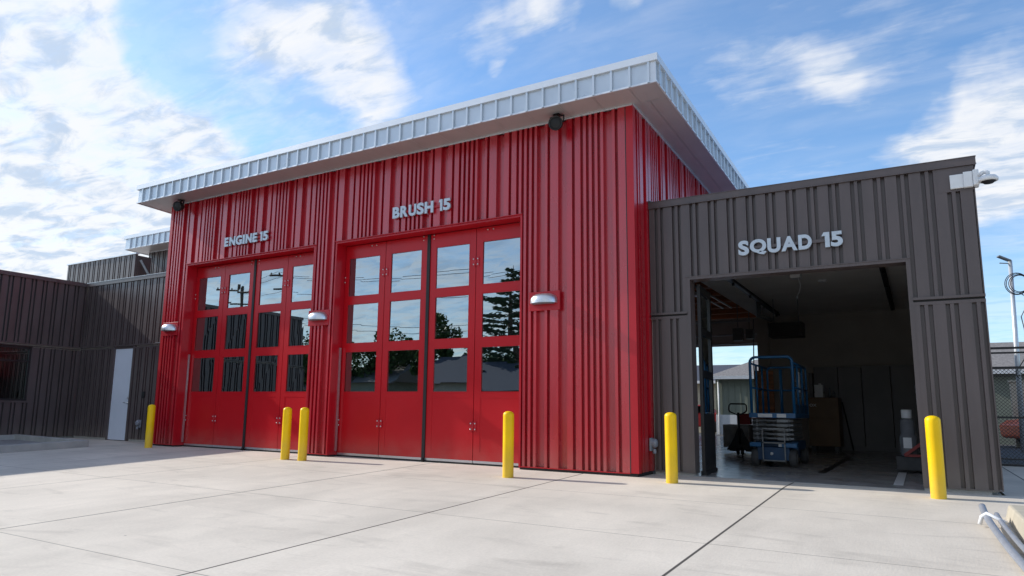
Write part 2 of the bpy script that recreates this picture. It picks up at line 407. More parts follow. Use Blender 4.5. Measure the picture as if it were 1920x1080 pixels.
# bay door leaves
def bay(x0, x1, nm):
    Wd = (x1 - x0); lw = Wd / 4; gap = .006
    for k in range(4):
        a0 = x0 + k * lw + gap; a1 = x0 + (k + 1) * lw - gap
        if k == 1: a1 -= .028
        if k == 2: a0 += .028
        sl = .13; sr = .13
        if k == 0: sl = .10
        if k == 3: sr = .10
        p0, p1 = a0 + sl, a1 - sr
        Z = [(.07, 1.26), (2.07, 2.23), (3.04, 3.19), (4.00, 4.255)]
        m = MB()
        m.box(a0, RY, .07, p0, RY + .055, 4.255); m.box(p1, RY, .07, a1, RY + .055, 4.255)
        for q0, q1 in Z[1:]: m.box(p0, RY, q0, p1, RY + .055, q1)
        m.box(p0, RY + .004, .07, p1, RY + .05, 1.26)
        m.box(p0, RY, 1.16, p1, RY + .003, 1.26); m.box(p0, RY, .07, p1, RY + .003, .22)
        # slim glazing beads
        leaf = make('door_leaf', m, 'reddoor', red, bevel=.003)
        for q0, q1 in ((1.26, 2.07), (2.23, 3.04), (3.19, 4.00)):
            bd = MB(); e = .012
            bd.box(p0, RY - .003, q0, p0 + e, RY + .012, q1); bd.box(p1 - e, RY - .003, q0, p1, RY + .012, q1)
            bd.box(p0 + e, RY - .003, q0, p1 - e, RY + .012, q0 + e); bd.box(p0 + e, RY - .003, q1 - e, p1 - e, RY + .012, q1)
            make('glazing_bead', bd, 'reddoor', leaf)
            pn = MB(); ta, tb, tc_ = (random.uniform(-.0028, .0028) for _ in range(3)); X_ = (p0 + .002, p1 - .002); Z_ = (q0 + .002, q1 - .002)
            pv_ = [(X_[i], RY + .017 + (ta if i else -ta) + (tb if j else -tb) + (tc_ if i == j else 0) * .4 + d_, Z_[j]) for d_ in (0, .006) for j in (0, 1) for i in (0, 1)]
            pn.add(pv_, [(0, 1, 3, 2), (4, 6, 7, 5), (0, 4, 5, 1), (2, 3, 7, 6), (0, 2, 6, 4), (1, 5, 7, 3)])
            make('pane', pn, 'glass', leaf)
        sw = MB(); sw.box(a0, RY + .002, .028, a1, RY + .05, .07); make('bottom_rail', sw, 'alu', leaf)
        if k in (0, 2):
            for hz in (3.63, .66):
                h = MB(); xc = a1 + gap
                h.mi(0); h.box(xc - .075, RY - .012, hz - .085, xc - .012, RY - .001, hz + .085); h.box(xc + .012, RY - .012, hz - .085, xc + .075, RY - .001, hz + .085)
                h.tube([(xc, RY - .015, hz - .075), (xc, RY - .015, hz + .075)], .012, 8)
                h.mi(1)
                for dx in (-.045, .045):
                    for dz in (-.05, .05): h.lathe((xc + dx, RY - .012, hz + dz), [(.014, 0), (.014, .008), (.009, .013), (0, .013)], 8, (0, -1, 0))
                make('hinge', h, ['redflash', 'steel'], leaf)
        if k in (0, 3):
            for hz in (3.55, .66):
                h = MB(); xc = a0 + .02 if k == 0 else a1 - .02
                h.mi(0); h.box(xc - .018, RY - .012, hz - .09, xc + .018, RY - .001, hz + .09); h.mi(1)
                for dz in (-.05, .05): h.lathe((xc, RY - .012, hz + dz), [(.014, 0), (.014, .008), (.009, .013), (0, .013)], 8, (0, -1, 0))
                make('hinge', h, ['redflash', 'steel'], leaf)
        rl = MB()
        cx = {0: a1 - .30, 1: a1 - .10, 2: a0 + .08, 3: a0 + .30}[k]
        for dx in ((-.06, .06) if k in (0, 3) else (0,)):
            for dz in ((0,) if k in (0, 3) else (-.035, .035)):
                rl.lathe((cx + dx, RY - .001, 4.205 + dz), [(.014, 0), (.014, .01), (.009, .015), (0, .015)], 8, (0, -1, 0))
        make_pieces('bolt', rl, 'steel', leaf)
    c = (x0 + x1) / 2
    m = MB(); m.box(c - .034, RY - .02, .0, c + .034, RY + .04, 4.262)
    m.tube([(c, RY - .03, .05), (c + .012, RY - .05, .015)], .028, 8)
    make('centre_gasket', m, 'black', red)
    m = MB(); m.box(x0 + .002, RY + .01, .002, c - .036, RY + .05, .026); m.box(c + .036, RY + .01, .002, x1 - .002, RY + .05, .026)
    make_pieces('under_door_gap', m, 'black', red)  # black strips stand for the dark gap under the leaves, shade as colour
    m = MB(); m.box(x0 + .004, RY - .07, .10, x0 + .026, RY - .03, 2.15)
    make('sensor_strip', m, 'alu', red)
bay(*OPEN[0], 'e'); bay(*OPEN[1], 'b')

# roof slab, fascia, soffit
def shed(parent, x0, x1, y0, y1, zt, zb, ov, slope, seam0, wallx0, wallx1, wally, nm):
    zz = lambda z, y: z - slope * (y - y0)
    e = .012
    m = MB()
    m.add([(x0 + .02, y0 + .02, zt - .03), (x1 - .02, y0 + .02, zt - .03), (x1 - .02, y1, zz(zt, y1) - .03), (x0 + .02, y1, zz(zt, y1) - .03)], [(0, 1, 2, 3)])
    make('roof', m, 'galv', parent)
    m = MB()
    # flat fascia sheets
    def face(P, s0, s1, inner):
        m.add([P(s0, 0, 0), P(s1, 0, 0), P(s1, 0, 1), P(s0, 0, 1)], [(0, 1, 2, 3)])
    fr = lambda s, d, k: (s, y0 - d, zt if k else zb)
    rt = lambda s, d, k: (x1 + d, s, zz(zt if k else zb, s))
    lf = lambda s, d, k: (x0 - d, s, zz(zt if k else zb, s))
    for P, s0, s1 in ((fr, x0, x1), (rt, y0, y1), (lf, y0, y1)):
        m.add([P(s0, 0, 0), P(s1, 0, 0), P(s1, 0, 1), P(s0, 0, 1)], [(0, 1, 2, 3)])
        s = s1 - .10 if P is fr else s0 + .10
        step = -.2985 if P is fr else .2985
        while s0 + .03 < s < s1 - .03:
            q = .017; rr = .040
            a_ = [P(s - q, .001, 0), P(s + q, .001, 0), P(s + q, rr, 0), P(s - q, rr, 0), P(s - q, .001, 1), P(s + q, .001, 1), P(s + q, rr, 1), P(s - q, rr, 1)]
            m.add(a_, [(0, 3, 7, 4), (1, 2, 6, 5), (2, 3, 7, 6)])
            s += step
    make('fascia', m, 'galv', parent)
    m = MB(); c = .10; o = .046
    m.box(x0 - o, y0 - o, zt - c, x1 + o, y0 - .0, zt + .012)
    for xa, xb in ((x1, x1 + o), (x0 - o, x0)):
        m.add([(xa, y0, zt - c), (xb, y0, zt - c), (xb, y1, zz(zt, y1) - c), (xa, y1, zz(zt, y1) - c), (xa, y0, zt + .012), (xb, y0, zt + .012), (xb, y1, zz(zt, y1) + .012), (xa, y1, zz(zt, y1) + .012)],
              [(0, 3, 2, 1), (4, 5, 6, 7), (0, 1, 5, 4), (1, 2, 6, 5), (3, 0, 4, 7)])
    m.box(x0 - .026, y0 - .026, zb - .006, x1 + .026, y0 + .0, zb + .022)
    for xa, xb in ((x1, x1 + .026), (x0 - .026, x0)):
        m.add([(xa, y0, zb - .006), (xb, y0, zb - .006), (xb, y1, zz(zb, y1) - .006), (xa, y1, zz(zb, y1) - .006), (xa, y0, zb + .022), (xb, y0, zb + .022), (xb, y1, zz(zb, y1) + .022), (xa, y1, zz(zb, y1) + .022)],
              [(0, 3, 2, 1), (4, 5, 6, 7), (0, 1, 5, 4), (1, 2, 6, 5), (3, 0, 4, 7)])
    m.box(x1 - .105, y0 - .012, zb + .022, x1 + .012, y0 - .001, zt - c)
    make('coping', m, 'galvcap', parent)
    # soffit of plank panels running front to back with thin gaps
    m = MB()
    s = x0 + .01
    pw = .605
    while s < x1 - .02:
        e1 = min(s + pw - .006, x1 - .01)
        m.add([(s, y0 + .005, zb + .006), (e1, y0 + .005, zb + .006), (e1, wally + .03, zz(zb, wally + .03) + .006), (s, wally + .03, zz(zb, wally + .03) + .006)], [(0, 3, 2, 1)])
        s += pw
    for xa, xb in ((wallx1 - .03, (wallx1 + x1) / 2 - .003), ((wallx1 + x1) / 2 + .003, x1 - .01), (x0 + .01, (x0 + wallx0) / 2 - .003), ((x0 + wallx0) / 2 + .003, wallx0 + .03)):
        ya = wally + .036
        while ya < y1:
            yb = min(ya + 3.0, y1)
            m.add([(xa, ya, zz(zb, ya) + .006), (xb, ya, zz(zb, ya) + .006), (xb, yb - .006, zz(zb, yb) + .006), (xa, yb - .006, zz(zb, yb) + .006)], [(0, 3, 2, 1)])
            ya = yb
    make('soffit', m, 'soffit', parent)
    m = MB(); m.box(x0 + .03, y0 + .03, zb + .02, x1 - .03, wally, zb + .03)
    m.add([(x0 + .03, wally, zz(zb, wally) + .03), (x1 - .03, wally, zz(zb, wally) + .03), (x1 - .03, y1, zz(zb, y1) + .03), (x0 + .03, y1, zz(zb, y1) + .03)], [(0, 1, 2, 3)])
    m.bar((wallx0, wally - .012, zz(zb, wally) - .006), (wallx1, wally - .012, zz(zb, wally) - .006), .02, .02)
    m.bar((wallx1 + .012, wally, zz(zb, wally) - .006), (wallx1 + .012, y1, zz(zb, y1) - .006), .02, .02)
    make('soffit_trim', m, 'galvcap', parent)
shed(red, -12.58, .56, -.54, YR + .5, 6.33, 5.89, .5, RS, 0, XL, 0, 0, 'm')

# ================================================================== SQUAD BAY (brown)
sq = thing('squad_bay', (2.2, SY, 0), 'low dark brown ribbed metal garage bay with open doorway', 'building')
BD = .058
SF = lambda s, d, z: (s, SY + d, z)
m = MB()
ribs(m, brown_boards(.01, SO[0] - .05), .01, SO[0] - .05, 2.545, 4.30, BD, SF)
ribs(m, brown_boards(SO[0] - .05, SO[1] + .05), SO[0] - .05, SO[1] + .05, SO[2] + .04, 4.30, BD, SF)
bl = [b for b in brown_boards(SO[1] + .05, 4.05)]
ribs(m, bl, SO[1] + .05, 4.04, 2.545, 4.30, BD, SF)
ribs(m, brown_boards(4.04, SX - .0), 4.04, SX - .01, 2.545, 3.955, BD, SF)
ribs(m, brown_boards(.03, SO[0] - .05, .03), .01, SO[0] - .05, .06, 2.44, BD, SF)
ribs(m, brown_boards(SO[1] + .05, SX - .01, 3.722), SO[1] + .05, SX - .01, .06, 2.44, BD, SF)
make('wall_cladding', m, 'brown', sq)
m = MB()
SR = lambda s, d, z: (SX - d, s, z)
ribs(m, brown_boards(SY, SB, .85), SY + .012, SB, .06, 4.30, .042, SR)
make('side_cladding', m, 'brown', sq)
m = MB()
m.box(4.04, SY - .003, 3.955, SX + .002, SY + .05, 4.30)
for x0, x1 in ((.01, SO[0] - .045), (SO[1] + .045, SX + .004)):
    m.box(x0, SY - .022, 2.51, x1, SY + .03, 2.545); m.box(x0, SY - .004, 2.44, x1, SY + .03, 2.482)
m.box(SX - .012, SY - .002, .06, SX + .002, SY + .012, 2.44)
m.box(SX - .012, SY - .002, 2.545, SX + .002, SY + .012, 3.955)
# opening trim and jambs
m.box(SO[0] - .05, SY - .006, .04, SO[0], SY + .26, SO[2] + .04); m.box(SO[1], SY - .006, .04, SO[1] + .05, SY + .26, SO[2] + .04)
m.box(SO[0], SY - .006, SO[2], SO[1], SY + .26, SO[2] + .04)
m.box(SO[0] - .06, SY - .016, SO[2] + .04, SO[1] + .06, SY, SO[2] + .052)
m.box(.01, SY - .004, .045, SO[0] - .05, SY + .03, .06); m.box(SO[1] + .05, SY - .004, .045, SX, SY + .03, .06)
make('trim', m, 'brown', sq)
m = MB(); m.box(SO[1] + .05, SY + .02, 2.482, SX - .01, SY + .025, 2.51); m.box(.01, SY + .02, 2.482, SO[0] - .05, SY + .025, 2.51)
make_pieces('seam_joint', m, 'black', sq)
m = MB()
m.box(.006, SY - .02, 4.30, SX + .035, SY + .16, SH); m.box(SX - .15, SY + .16, 4.30, SX + .035, SB + .1, SH)
m.box(.006, SY - .03, 4.292, SX + .04, SY - .02, 4.304)
m.box(.006, SY - .028, SH, SX + .04, SY + .17, SH + .01)
m.box(-.03, SY - .028, SH + .012, .05, SY + .1, SH + .03)
make('coping', m, 'brown', sq)
m = MB()
m.box(.0, SY + .07, .03, SO[0] - .05, SY + .24, 4.29); m.box(SO[1] + .05, SY + .07, .03, SX - .05, SY + .24, 4.29)
m.box(SO[0] - .05, SY + .07, SO[2] + .04, SO[1] + .05, SY + .24, 4.29)
m.box(SX - .25, SY + .24, 0, SX - .05, SB, 4.05)
m.box(-.55, SB, 0, SX - .05, SB + .15, 4.05)
m.box(-.53, SB - .25, 0, -.21, SB, 3.99)
make('inner_wall', m, 'int', sq)
m = MB(); m.box(-.54, SY + .25, 4.0, SX - .26, SB - .01, 4.04)
make('ceiling', m, 'ceil', sq)
m = MB(); m.box(.03, SY + .06, 4.06, SX - .06, SB, 4.28)
make('roof', m, 'galv', sq)
m = MB(); m.box(SO[1] + .01, SY + .03, -.03, SX - .12, SY + .22, .044); m.box(.02, SY + .03, -.03, SO[0] - .01, SY + .22, .044)
make_pieces('base_curb', m, 'curb', sq)
# wall cabinets along the back
m = MB()
for x0, x1, z1 in ((.9, 1.0, 2.2), (1.04, 1.66, 2.36), (1.68, 2.26, 2.36), (2.28, 2.98, 2.38), (3.0, 3.55, 2.38), (3.57, 4.18, 2.38)): m.box(x0, SB - .5, .12, x1, SB - .02, z1)
m.box(.9, SB - .46, .0, 4.18, SB - .03, .12)
cab = tag(make('storage_cabinet', m, 'intdark', loc=(2.5, SB - .3, 0), bevel=.004), 'long bank of tall dark grey cabinets along the bay back wall', 'cabinet')
# folded glass door leaf just inside the left jamb
lf = thing('folding_door', (.64, 1.0, 0), 'narrow dark glazed door leaf folded back inside the brown doorway', 'door')
def skew(mb, a, b):      # map local (u along leaf, v thickness, z) to world
    ax = Vector((b[0] - a[0], b[1] - a[1], 0)); L_ = ax.length; ax.normalize(); nv = Vector((ax.y, -ax.x, 0))
    mb.v = [tuple(Vector((a[0], a[1], 0)) + ax * v[0] * L_ + nv * v[1] + Vector((0, 0, v[2]))) for v in mb.v]; return mb
A_, B_ = (.675, 1.0), (.60, 2.0)
m = MB(); m.box(0, 0, .06, .13, .05, 3.02); m.box(.87, 0, .06, 1, .05, 3.02)
for q0, q1 in ((.06, .95), (1.52, 1.64), (2.21, 2.33), (2.9, 3.02)): m.box(.13, 0, q0, .87, .05, q1)
make('leaf_frame', skew(m, A_, B_), 'blackmetal', lf)
for q0, q1 in ((.95, 1.52), (1.64, 2.21), (2.33, 2.9)):
    m = MB(); m.box(.13, .02, q0, .87, .026, q1); make('pane', skew(m, A_, B_), 'glass', lf)
m = MB()
for z in (.35, .8, 1.25, 1.7, 2.1, 2.45, 2.6): m.lathe((.61, 1.985, z), [(.010, 0), (.010, .012), (0, .014)], 8, (1, -.3, 0))
make('bolt', m, 'steel', lf)
m = MB(); m.box(0, -.02, .0, 1, .07, .06); make('bottom_seal', skew(m, A_, B_), 'black', lf)
# ceiling tracks, heater, sensors
for (x, ya, yb, lab) in ((.20, 5.0, 12.0, 'left black ceiling track in the brown bay, running back to the heater'), (3.17, 5.0, 12.2, 'right black ceiling track in the brown bay, near the side wall')):
    m = MB(); m.box(x - .05, ya, 3.90, x + .05, yb, 3.94); m.box(x - .02, ya, 3.94, x + .02, yb, 3.998)
    for k in range(4): m.tube([(x, ya + 1 + k * 1.9, 3.90), (x, ya + 1 + k * 1.9, 3.84)], .03, 8)
    tag(make('ceiling_track', m, 'blackmetal', loc=(x, ya, 3.9)), lab, 'track', 'ceiling tracks')
ht = thing('unit_heater', (.8, 9.2, 3.0), 'black box heater hanging below the bay ceiling', 'heater')
m = MB(); m.box(.40, 9.0, 2.96, 1.21, 9.6, 3.33); make('casing', m, 'blackmetal', ht, bevel=.01)
m = MB()
for k in range(6): m.box(.45, 8.985, 3.0 + k * .05, 1.16, 8.999, 3.02 + k * .05)
make('louvre', m, 'black', ht)
m = MB(); m.tube([(.5, 9.3, 3.33), (.5, 9.3, 3.998)], .012, 6); m.tube([(1.1, 9.3, 3.33), (1.1, 9.3, 3.998)], .012, 6)
m.tube([(.45, 9.5, 3.45), (.1, 9.5, 3.6), (.1, 9.5, 3.99)], .06, 10); make_pieces('hanger', m, 'machgrey', ht)
m = MB(); m.lathe((1.94, 7.0, 3.998), [(.09, 0), (.09, -.03), (.05, -.05), (0, -.05)], 16)
tag(make('smoke_detector', m, 'white', loc=(1.94, 7, 3.99)), 'small round white smoke detector on the bay ceiling', 'detector')
op = thing('door_sensor', (1.53, 6.0, 3.9), 'small white sensor box with dangling cord under the bay ceiling', 'sensor')
m = MB(); m.box(1.42, 5.9, 3.90, 1.62, 6.15, 3.998); make('sensor_box', m, 'white', op, bevel=.006)
m = MB(); m.tube([(1.56, 6.0, 3.9), (1.60, 6.0, 3.75), (1.57, 6.02, 3.6), (1.52, 6.0, 3.5)], .007, 6); m.lathe((1.52, 6, 3.47), [(0, .03), (.02, .02), (.02, -.01), (0, -.02)], 8)
make('cord', m, 'white', op)
m = MB(); m.tube([(-.75, 13.3, 4.0), (-.78, 13.2, 2.5), (-.76, 13.2, 1.0)], .02, 6); m.box(-1.35, 13.0, 3.3, -1.05, 13.25, 3.7); m.box(-.95, 13.0, 3.35, -.72, 13.25, 3.65)
m.tube([(-1.2, 13.1, 3.7), (-1.2, 13.1, 4.84)], .015, 6); m.tube([(-.85, 13.1, 3.65), (-.85, 13.1, 4.84)], .015, 6)
tag(make('hose_reel', m, 'machgrey', loc=(-1, 13.1, 3.5), bevel=.02), 'grey hanging reels with a drop cord beyond the bay column', 'reel')

# ================================================================== OFFICE WING (left)
of = thing('office_wing', (-14.5, SY, 0), 'low dark brown ribbed metal office wing around the shaded corner', 'building')
m = MB()
OF = lambda s, d, z: (s, SY + d, z)
DX = (-15.05, -14.20)
ribs(m, brown_boards(WX + .05, XL - .01, .13), WX + .05, XL - .012, 2.545, 4.30, BD, OF)
ribs(m, brown_boards(WX + .05, DX[0] - .05, .21), WX + .05, DX[0] - .05, .06, 2.44, BD, OF)
ribs(m, brown_boards(DX[1] + .05, XL - .01, .21), DX[1] + .05, XL - .012, .06, 2.44, BD, OF)
WF = lambda s, d, z: (WX - d, s, z)
WE = -8.7
WN = (-3.6, -.60, 1.0, 2.44)       # window y0,y1,z0,z1
ribs(m, brown_boards(WE, SY + .04, .05), WE + .02, SY + .04, 2.545, 4.30, BD, WF)
ribs(m, brown_boards(WN[1] + .05, SY + .04, .16), WN[1] + .05, SY + .04, .04, 2.44, BD, WF)
ribs(m, brown_boards(WN[0] - .05, WN[1] + .05, .16), WN[0] - .05, WN[1] + .05, -.2, WN[2] - .05, BD, WF)
ribs(m, brown_boards(WE, WN[0] - .05, .16), WE + .02, WN[0] - .05, -.34, 2.44, BD, WF)
WEF = lambda s, d, z: (s, WE + d, z)
ribs(m, brown_boards(-28, WX, .16), -28, WX - .0, -.34, 4.30, BD, WEF)
make('wall_cladding', m, 'brown', of)
m = MB()
m.box(WX + .02, SY - .022, 2.51, XL - .012, SY + .03, 2.545); m.box(WX + .02, SY - .004, 2.44, DX[0] - .05, SY + .03, 2.482); m.box(DX[1] + .05, SY - .004, 2.44, XL - .012, SY + .03, 2.482)
m.box(WX - .03, WE, 2.51, WX + .022, SY - .022, 2.545); m.box(WX - .03, WE, 2.46, WX + .004, SY - .022, 2.482)
m.box(DX[0] - .05, SY - .006, .0, DX[0], SY + .1, 2.51); m.box(DX[1], SY - .006, .0, DX[1] + .05, SY + .1, 2.51)
y0, y1, z0, z1 = WN
m.box(WX - .1, y0 - .05, z0 - .05, WX + .02, y1 + .05, z0); m.box(WX - .1, y0 - .05, z0, WX + .012, y0, z1); m.box(WX - .1, y1, z0, WX + .012, y1 + .05, z1)
m.box(WX - .12, WE - .002, -.34, WX + .002, WE + .02, 4.30)
make('trim', m, 'brown', of)
m = MB()
m.box(WX + .03, SY - .02, 4.30, XL - .012, SY + .16, SH); m.box(WX + .03, SY - .03, 4.292, XL - .012, SY - .02, 4.304)
m.box(WX - .14, WE - .03, 4.30, WX + .03, SY + .16, SH); m.box(-28, WE - .03, 4.30, WX - .14, WE + .14, SH)
m.box(WX + .03, WE - .03, 4.292, WX + .038, SY - .03, 4.304)
make('coping', m, 'brown', of)
m = MB(); m.box(WX + .03, SY - .028, SH, XL - .012, SY + .17, SH + .008); m.box(WX + .06, SY + .6, SH - .05, XL - .02, SY + .66, SH + .05)  # front strip's pale silver paints the sunlit highlight of the coping; rear is parapet
m.box(-13.2, SY - .026, 2.546, XL - .012, SY - .002, 2.551)
make('sunlit_cap', m, 'galvcap', of)
m = MB()
m.box(WX - .09, SY + .07, -.02, DX[0] - .05, SY + .25, 4.29); m.box(DX[1] + .05, SY + .07, -.02, XL - .02, SY + .25, 4.29); m.box(DX[0] - .05, SY + .07, 2.51, DX[1] + .05, SY + .25, 4.29)
m.box(WX - .3, y1 + .05, -.36, WX - .07, SY + .05, 4.29); m.box(WX - .3, WE + .05, -.36, WX - .07, y0 - .05, 4.29)
m.box(WX - .3, y0 - .05, -.36, WX - .07, y1 + .05, z0 - .05); m.box(WX - .3, y0 - .05, z1 + .02, WX - .07, y1 + .05, 4.29)
m.box(-28, WE + .07, -.36, WX - .3, WE + .25, 4.29); m.box(-28.2, WE + .05, -.36, -28, 15, 4.29); m.box(-28, 14.8, -.36, XL - .3, 15, 4.29)
m.box(-28, WE + .25, 4.06, WX - .3, 14.8, 4.2); m.box(WX - .3, SY + .25, 4.06, XL - .02, 14.8, 4.2)
m.box(-21, WE + .3, -.3, -20.8, 4, 4.0)
make('inner_wall', m, 'int', of)
m = MB(); m.box(DX[0], SY + .035, .012, DX[1], SY + .08, 2.44)
dr = tag(make('door', m, 'whitedoor', of, bevel=.004), 'plain pale grey-blue steel door')
m = MB(); m.box(DX[0], SY + .03, 2.44, DX[1], SY + .1, 2.51); make('door_head', m, 'brown', of)
m = MB(); hx = DX[1] - .08
m.lathe((hx, SY + .035, 1.0), [(.035, 0), (.035, .012), (.012, .014), (.012, .05), (0, .05)], 12, (0, -1, 0)); m.tube([(hx, SY - .01, 1.0), (hx - .12, SY - .012, 1.0)], .011, 8)
m.lathe((hx, SY + .035, 1.12), [(.03, 0), (.03, .015), (0, .017)], 12, (0, -1, 0))
make('handle', m, 'steel', dr)
m = MB(); m.box(WX - .06, y0, z0, WX - .052, y1, z1)
wn = make('window', m, 'winglass', of)
m = MB(); e = .05
m.box(WX - .08, y0, z0, WX - .02, y0 + e, z1); m.box(WX - .08, y1 - e, z0, WX - .02, y1, z1); m.box(WX - .08, y0 + e, z0, WX - .02, y1 - e, z0 + e); m.box(WX - .08, y0 + e, z1 - e, WX - .02, y1 - e, z1)
m.box(WX - .08, y0 + e, 2.03, WX - .02, y1 - e, 2.07); m.box(WX - .08, -2.12, z0 + e, WX - .02, -2.08, 2.03)
make('window_frame', m, 'blackmetal', wn)
m = MB(); m.box(WX - .35, -1.3, z0, WX - .31, -.70, z1); m.box(WX - .35, -2.0, z0, WX - .31, -1.5, z1); make_pieces('blind', m, 'chest', wn)
# high screen and second roof on the office wing
m = MB()
SC = lambda s, d, z: (s, 2.0 + d, z)
ribs(m, brown_boards(-20.46, -16.6, .1), -20.46, -16.6, 4.2, 5.54, BD, SC)
m.box(-20.46, 2.062, 4.2, -16.6, 2.06, 5.54); m.box(-16.62, 2.065, 4.2, -16.58, 2.5, 5.50)
sc = make('screen_wall', m, 'brown', of)
m = MB(); m.box(-20.5, 1.97, 5.54, -16.57, 2.09, 5.58); make('screen_cap', m, 'galvcap', sc)
m = MB(); m.bar((-16.5, 2.1, 5.35), (-16.0, 2.5, 4.3), .06); make('screen_brace', m, 'machgrey', sc)
m = MB()
VW = lambda s, d, z: (s, 3.1 + d, z)
ribs(m, brown_boards(-17.68, -12.7, .1), -17.68, -12.7, 4.2, 5.91, BD, VW)
m.box(-17.68, 3.165, 4.2, -12.7, 12, 5.6); m.add([(-17.68, 3.1, 4.2), (-17.68, 12, 4.2), (-17.68, 12, 5.68), (-17.68, 3.1, 5.91)], [(0, 1, 2, 3)])
make('upper_wall', m, 'brown', of)
uw = bpy.data.objects.new('upper_roof', None); col.objects.link(uw); uw.parent = of; uw.location = (0, 0, 0)
shed(uw, -18.06, -12.3, 2.5, 12.5, 6.37, 5.93, .5, RS, 0, -17.68, -12.7, 3.1, 'u')

# ================================================================== SIGNS
def sign(name, chars, zb, h, ywall, label):
    x0 = chars[0][1]; x1 = chars[-1][2]; yf = ywall - .062
    root = thing(name, ((x0 + x1) / 2, yf, zb), label, 'sign', 'raised metal bay names')
    for ch, a, b in chars:
        cu = bpy.data.curves.new('glyph', 'FONT'); cu.body = ch; cu.size = 1; cu.offset = .045; cu.extrude = .0; cu.resolution_u = 6; cu.fill_mode = 'BOTH'
        ob = bpy.data.objects.new('glyph', cu); col.objects.link(ob)
        dg = bpy.context.evaluated_depsgraph_get(); me0 = ob.evaluated_get(dg).to_mesh()
        vs = [v.co.copy() for v in me0.vertices]; fs = [list(p.vertices) for p in me0.polygons]
        if ch == '1': vs = [Vector(q) for q in ((.42, 0, 0), (1, 0, 0), (1, 1, 0), (.30, 1, 0), (0, .76, 0), (.42, .76, 0))]; fs = [[0, 1, 2, 5], [5, 2, 3, 4]]
        ob.evaluated_get(dg).to_mesh_clear(); bpy.data.objects.remove(ob); bpy.data.curves.remove(cu)
        xa = min(v.x for v in vs); xb = max(v.x for v in vs)
        ya = min(v.y for v in vs); yb = max(v.y for v in vs)
        if ch == 'Q':                       # the tail drops below the baseline
            z0q, z1q = zb - .014, zb + h + .004
        elif ch in 'SGU': z0q, z1q = zb - .004, zb + h + (.004 if ch != 'U' else 0)
        else: z0q, z1q = zb, zb + h
        P = [((v.x - xa) / (xb - xa) * (b - a) + a, (v.y - ya) / (yb - ya) * (z1q - z0q) + z0q) for v in vs]
        n = len(P); t_ = .032; m = MB()
        verts = [(x, yf, z) for x, z in P] + [(x, yf + t_, z) for x, z in P]
        faces = []; edges = {}
        for f in fs:
            faces.append(tuple(f)); faces.append(tuple(n + i for i in reversed(f)))
            for i in range(len(f)):
                e = (f[i], f[(i + 1) % len(f)]); edges[e] = edges.get(e, 0) + 1
        for (i, j) in edges:
            if (j, i) not in edges: faces.append((j, i, n + i, n + j))
        m.add(verts, faces)
        make('letter', m, 'letter', root)
    m = MB(); m.box(x0 + .04, yf + t_ + .002, zb + h * .40, x1 - .05, ywall - .001, zb + h * .60)
    make('mounting_rail', m, 'redflash' if ywall == 0 else 'brown', root)
E_ = [('E', -9.79, -9.66), ('N', -9.62, -9.42), ('G', -9.40, -9.19), ('I', -9.165, -9.095), ('N', -9.065, -8.865), ('E', -8.835, -8.695), ('1', -8.61, -8.52), ('5', -8.50, -8.345)]
B2 = [('B', -4.84, -4.67), ('R', -4.65, -4.47), ('U', -4.45, -4.27), ('S', -4.255, -4.09), ('H', -4.07, -3.875), ('1', -3.75, -3.665), ('5', -3.645, -3.485)]
S_ = [('S', 1.42, 1.575), ('Q', 1.59, 1.825), ('U', 1.84, 2.025), ('A', 2.035, 2.255), ('D', 2.27, 2.45), ('1', 2.58, 2.685), ('5', 2.70, 2.855)]
sign('sign', E_, 4.575, .212, 0, 'silver raised letters ENGINE 15 on red wall')
sign('sign', B2, 4.59, .222, 0, 'silver raised letters BRUSH 15 on red wall')
sign('sign', S_, 3.35, .222, SY, 'silver raised letters SQUAD 15 on brown wall')

# ================================================================== WALL LAMPS
def lamp(loc, label):
    x, y, z = loc
    r = thing('wall_lamp', loc, label, 'lamp', 'half dome wall lamps')
    m = MB(); m.box(x - .29, y - .012, z - .165, x + .28, y + .02, z + .155); make('mounting_plate', m, 'redflash', r, bevel=.004)
    m = MB(); n = 24; prof = [(1.0, 0), (1.0, .20), (.985, .40), (.93, .60), (.80, .80), (.60, .93), (.35, .985), (0.02, 1.0)]
    vs = []; cnt = n + 1
    for rr, hh in prof:
        for k in range(cnt):
            a = math.pi * k / n; vs.append((x - .005 + math.cos(a) * .245 * rr, y - .012 - math.sin(a) * .17 * rr - .0, z - .05 + hh * .165))
    m.add(vs, [(i * cnt + k, i * cnt + k + 1, (i + 1) * cnt + k + 1, (i + 1) * cnt + k) for i in range(len(prof) - 1) for k in range(n)], True)
    vs = [(x - .005 + math.cos(math.pi * k / n) * .245, y - .012 - math.sin(math.pi * k / n) * .17, z - .05) for k in range(cnt)]
    m.add(vs, [tuple(range(cnt))])
    make('dome', m, 'alu', r)
    m = MB(); vs = [(x - .005 + math.cos(math.pi * k / n) * .20, y - .03 - math.sin(math.pi * k / n) * .125, z - .052) for k in range(cnt)]
    m.add(vs + [(a_, b_, c_ - .012) for a_, b_, c_ in vs], [tuple(range(cnt, 2 * cnt))] + [(k, k + 1, cnt + k + 1, cnt + k) for k in range(n)])
    make('lens', m, 'clear', r)
    return r
l0 = lamp((-1.57, 0, 2.765), 'half dome silver lamp on the wide red wall right of the doors')
dup(l0, (-6.72, 0, 2.765), 'half dome silver lamp on the narrow red pier between the two doors')
dup(l0, (-11.62, 0, 2.765), 'half dome silver lamp at the red corner beside the brown office wing')

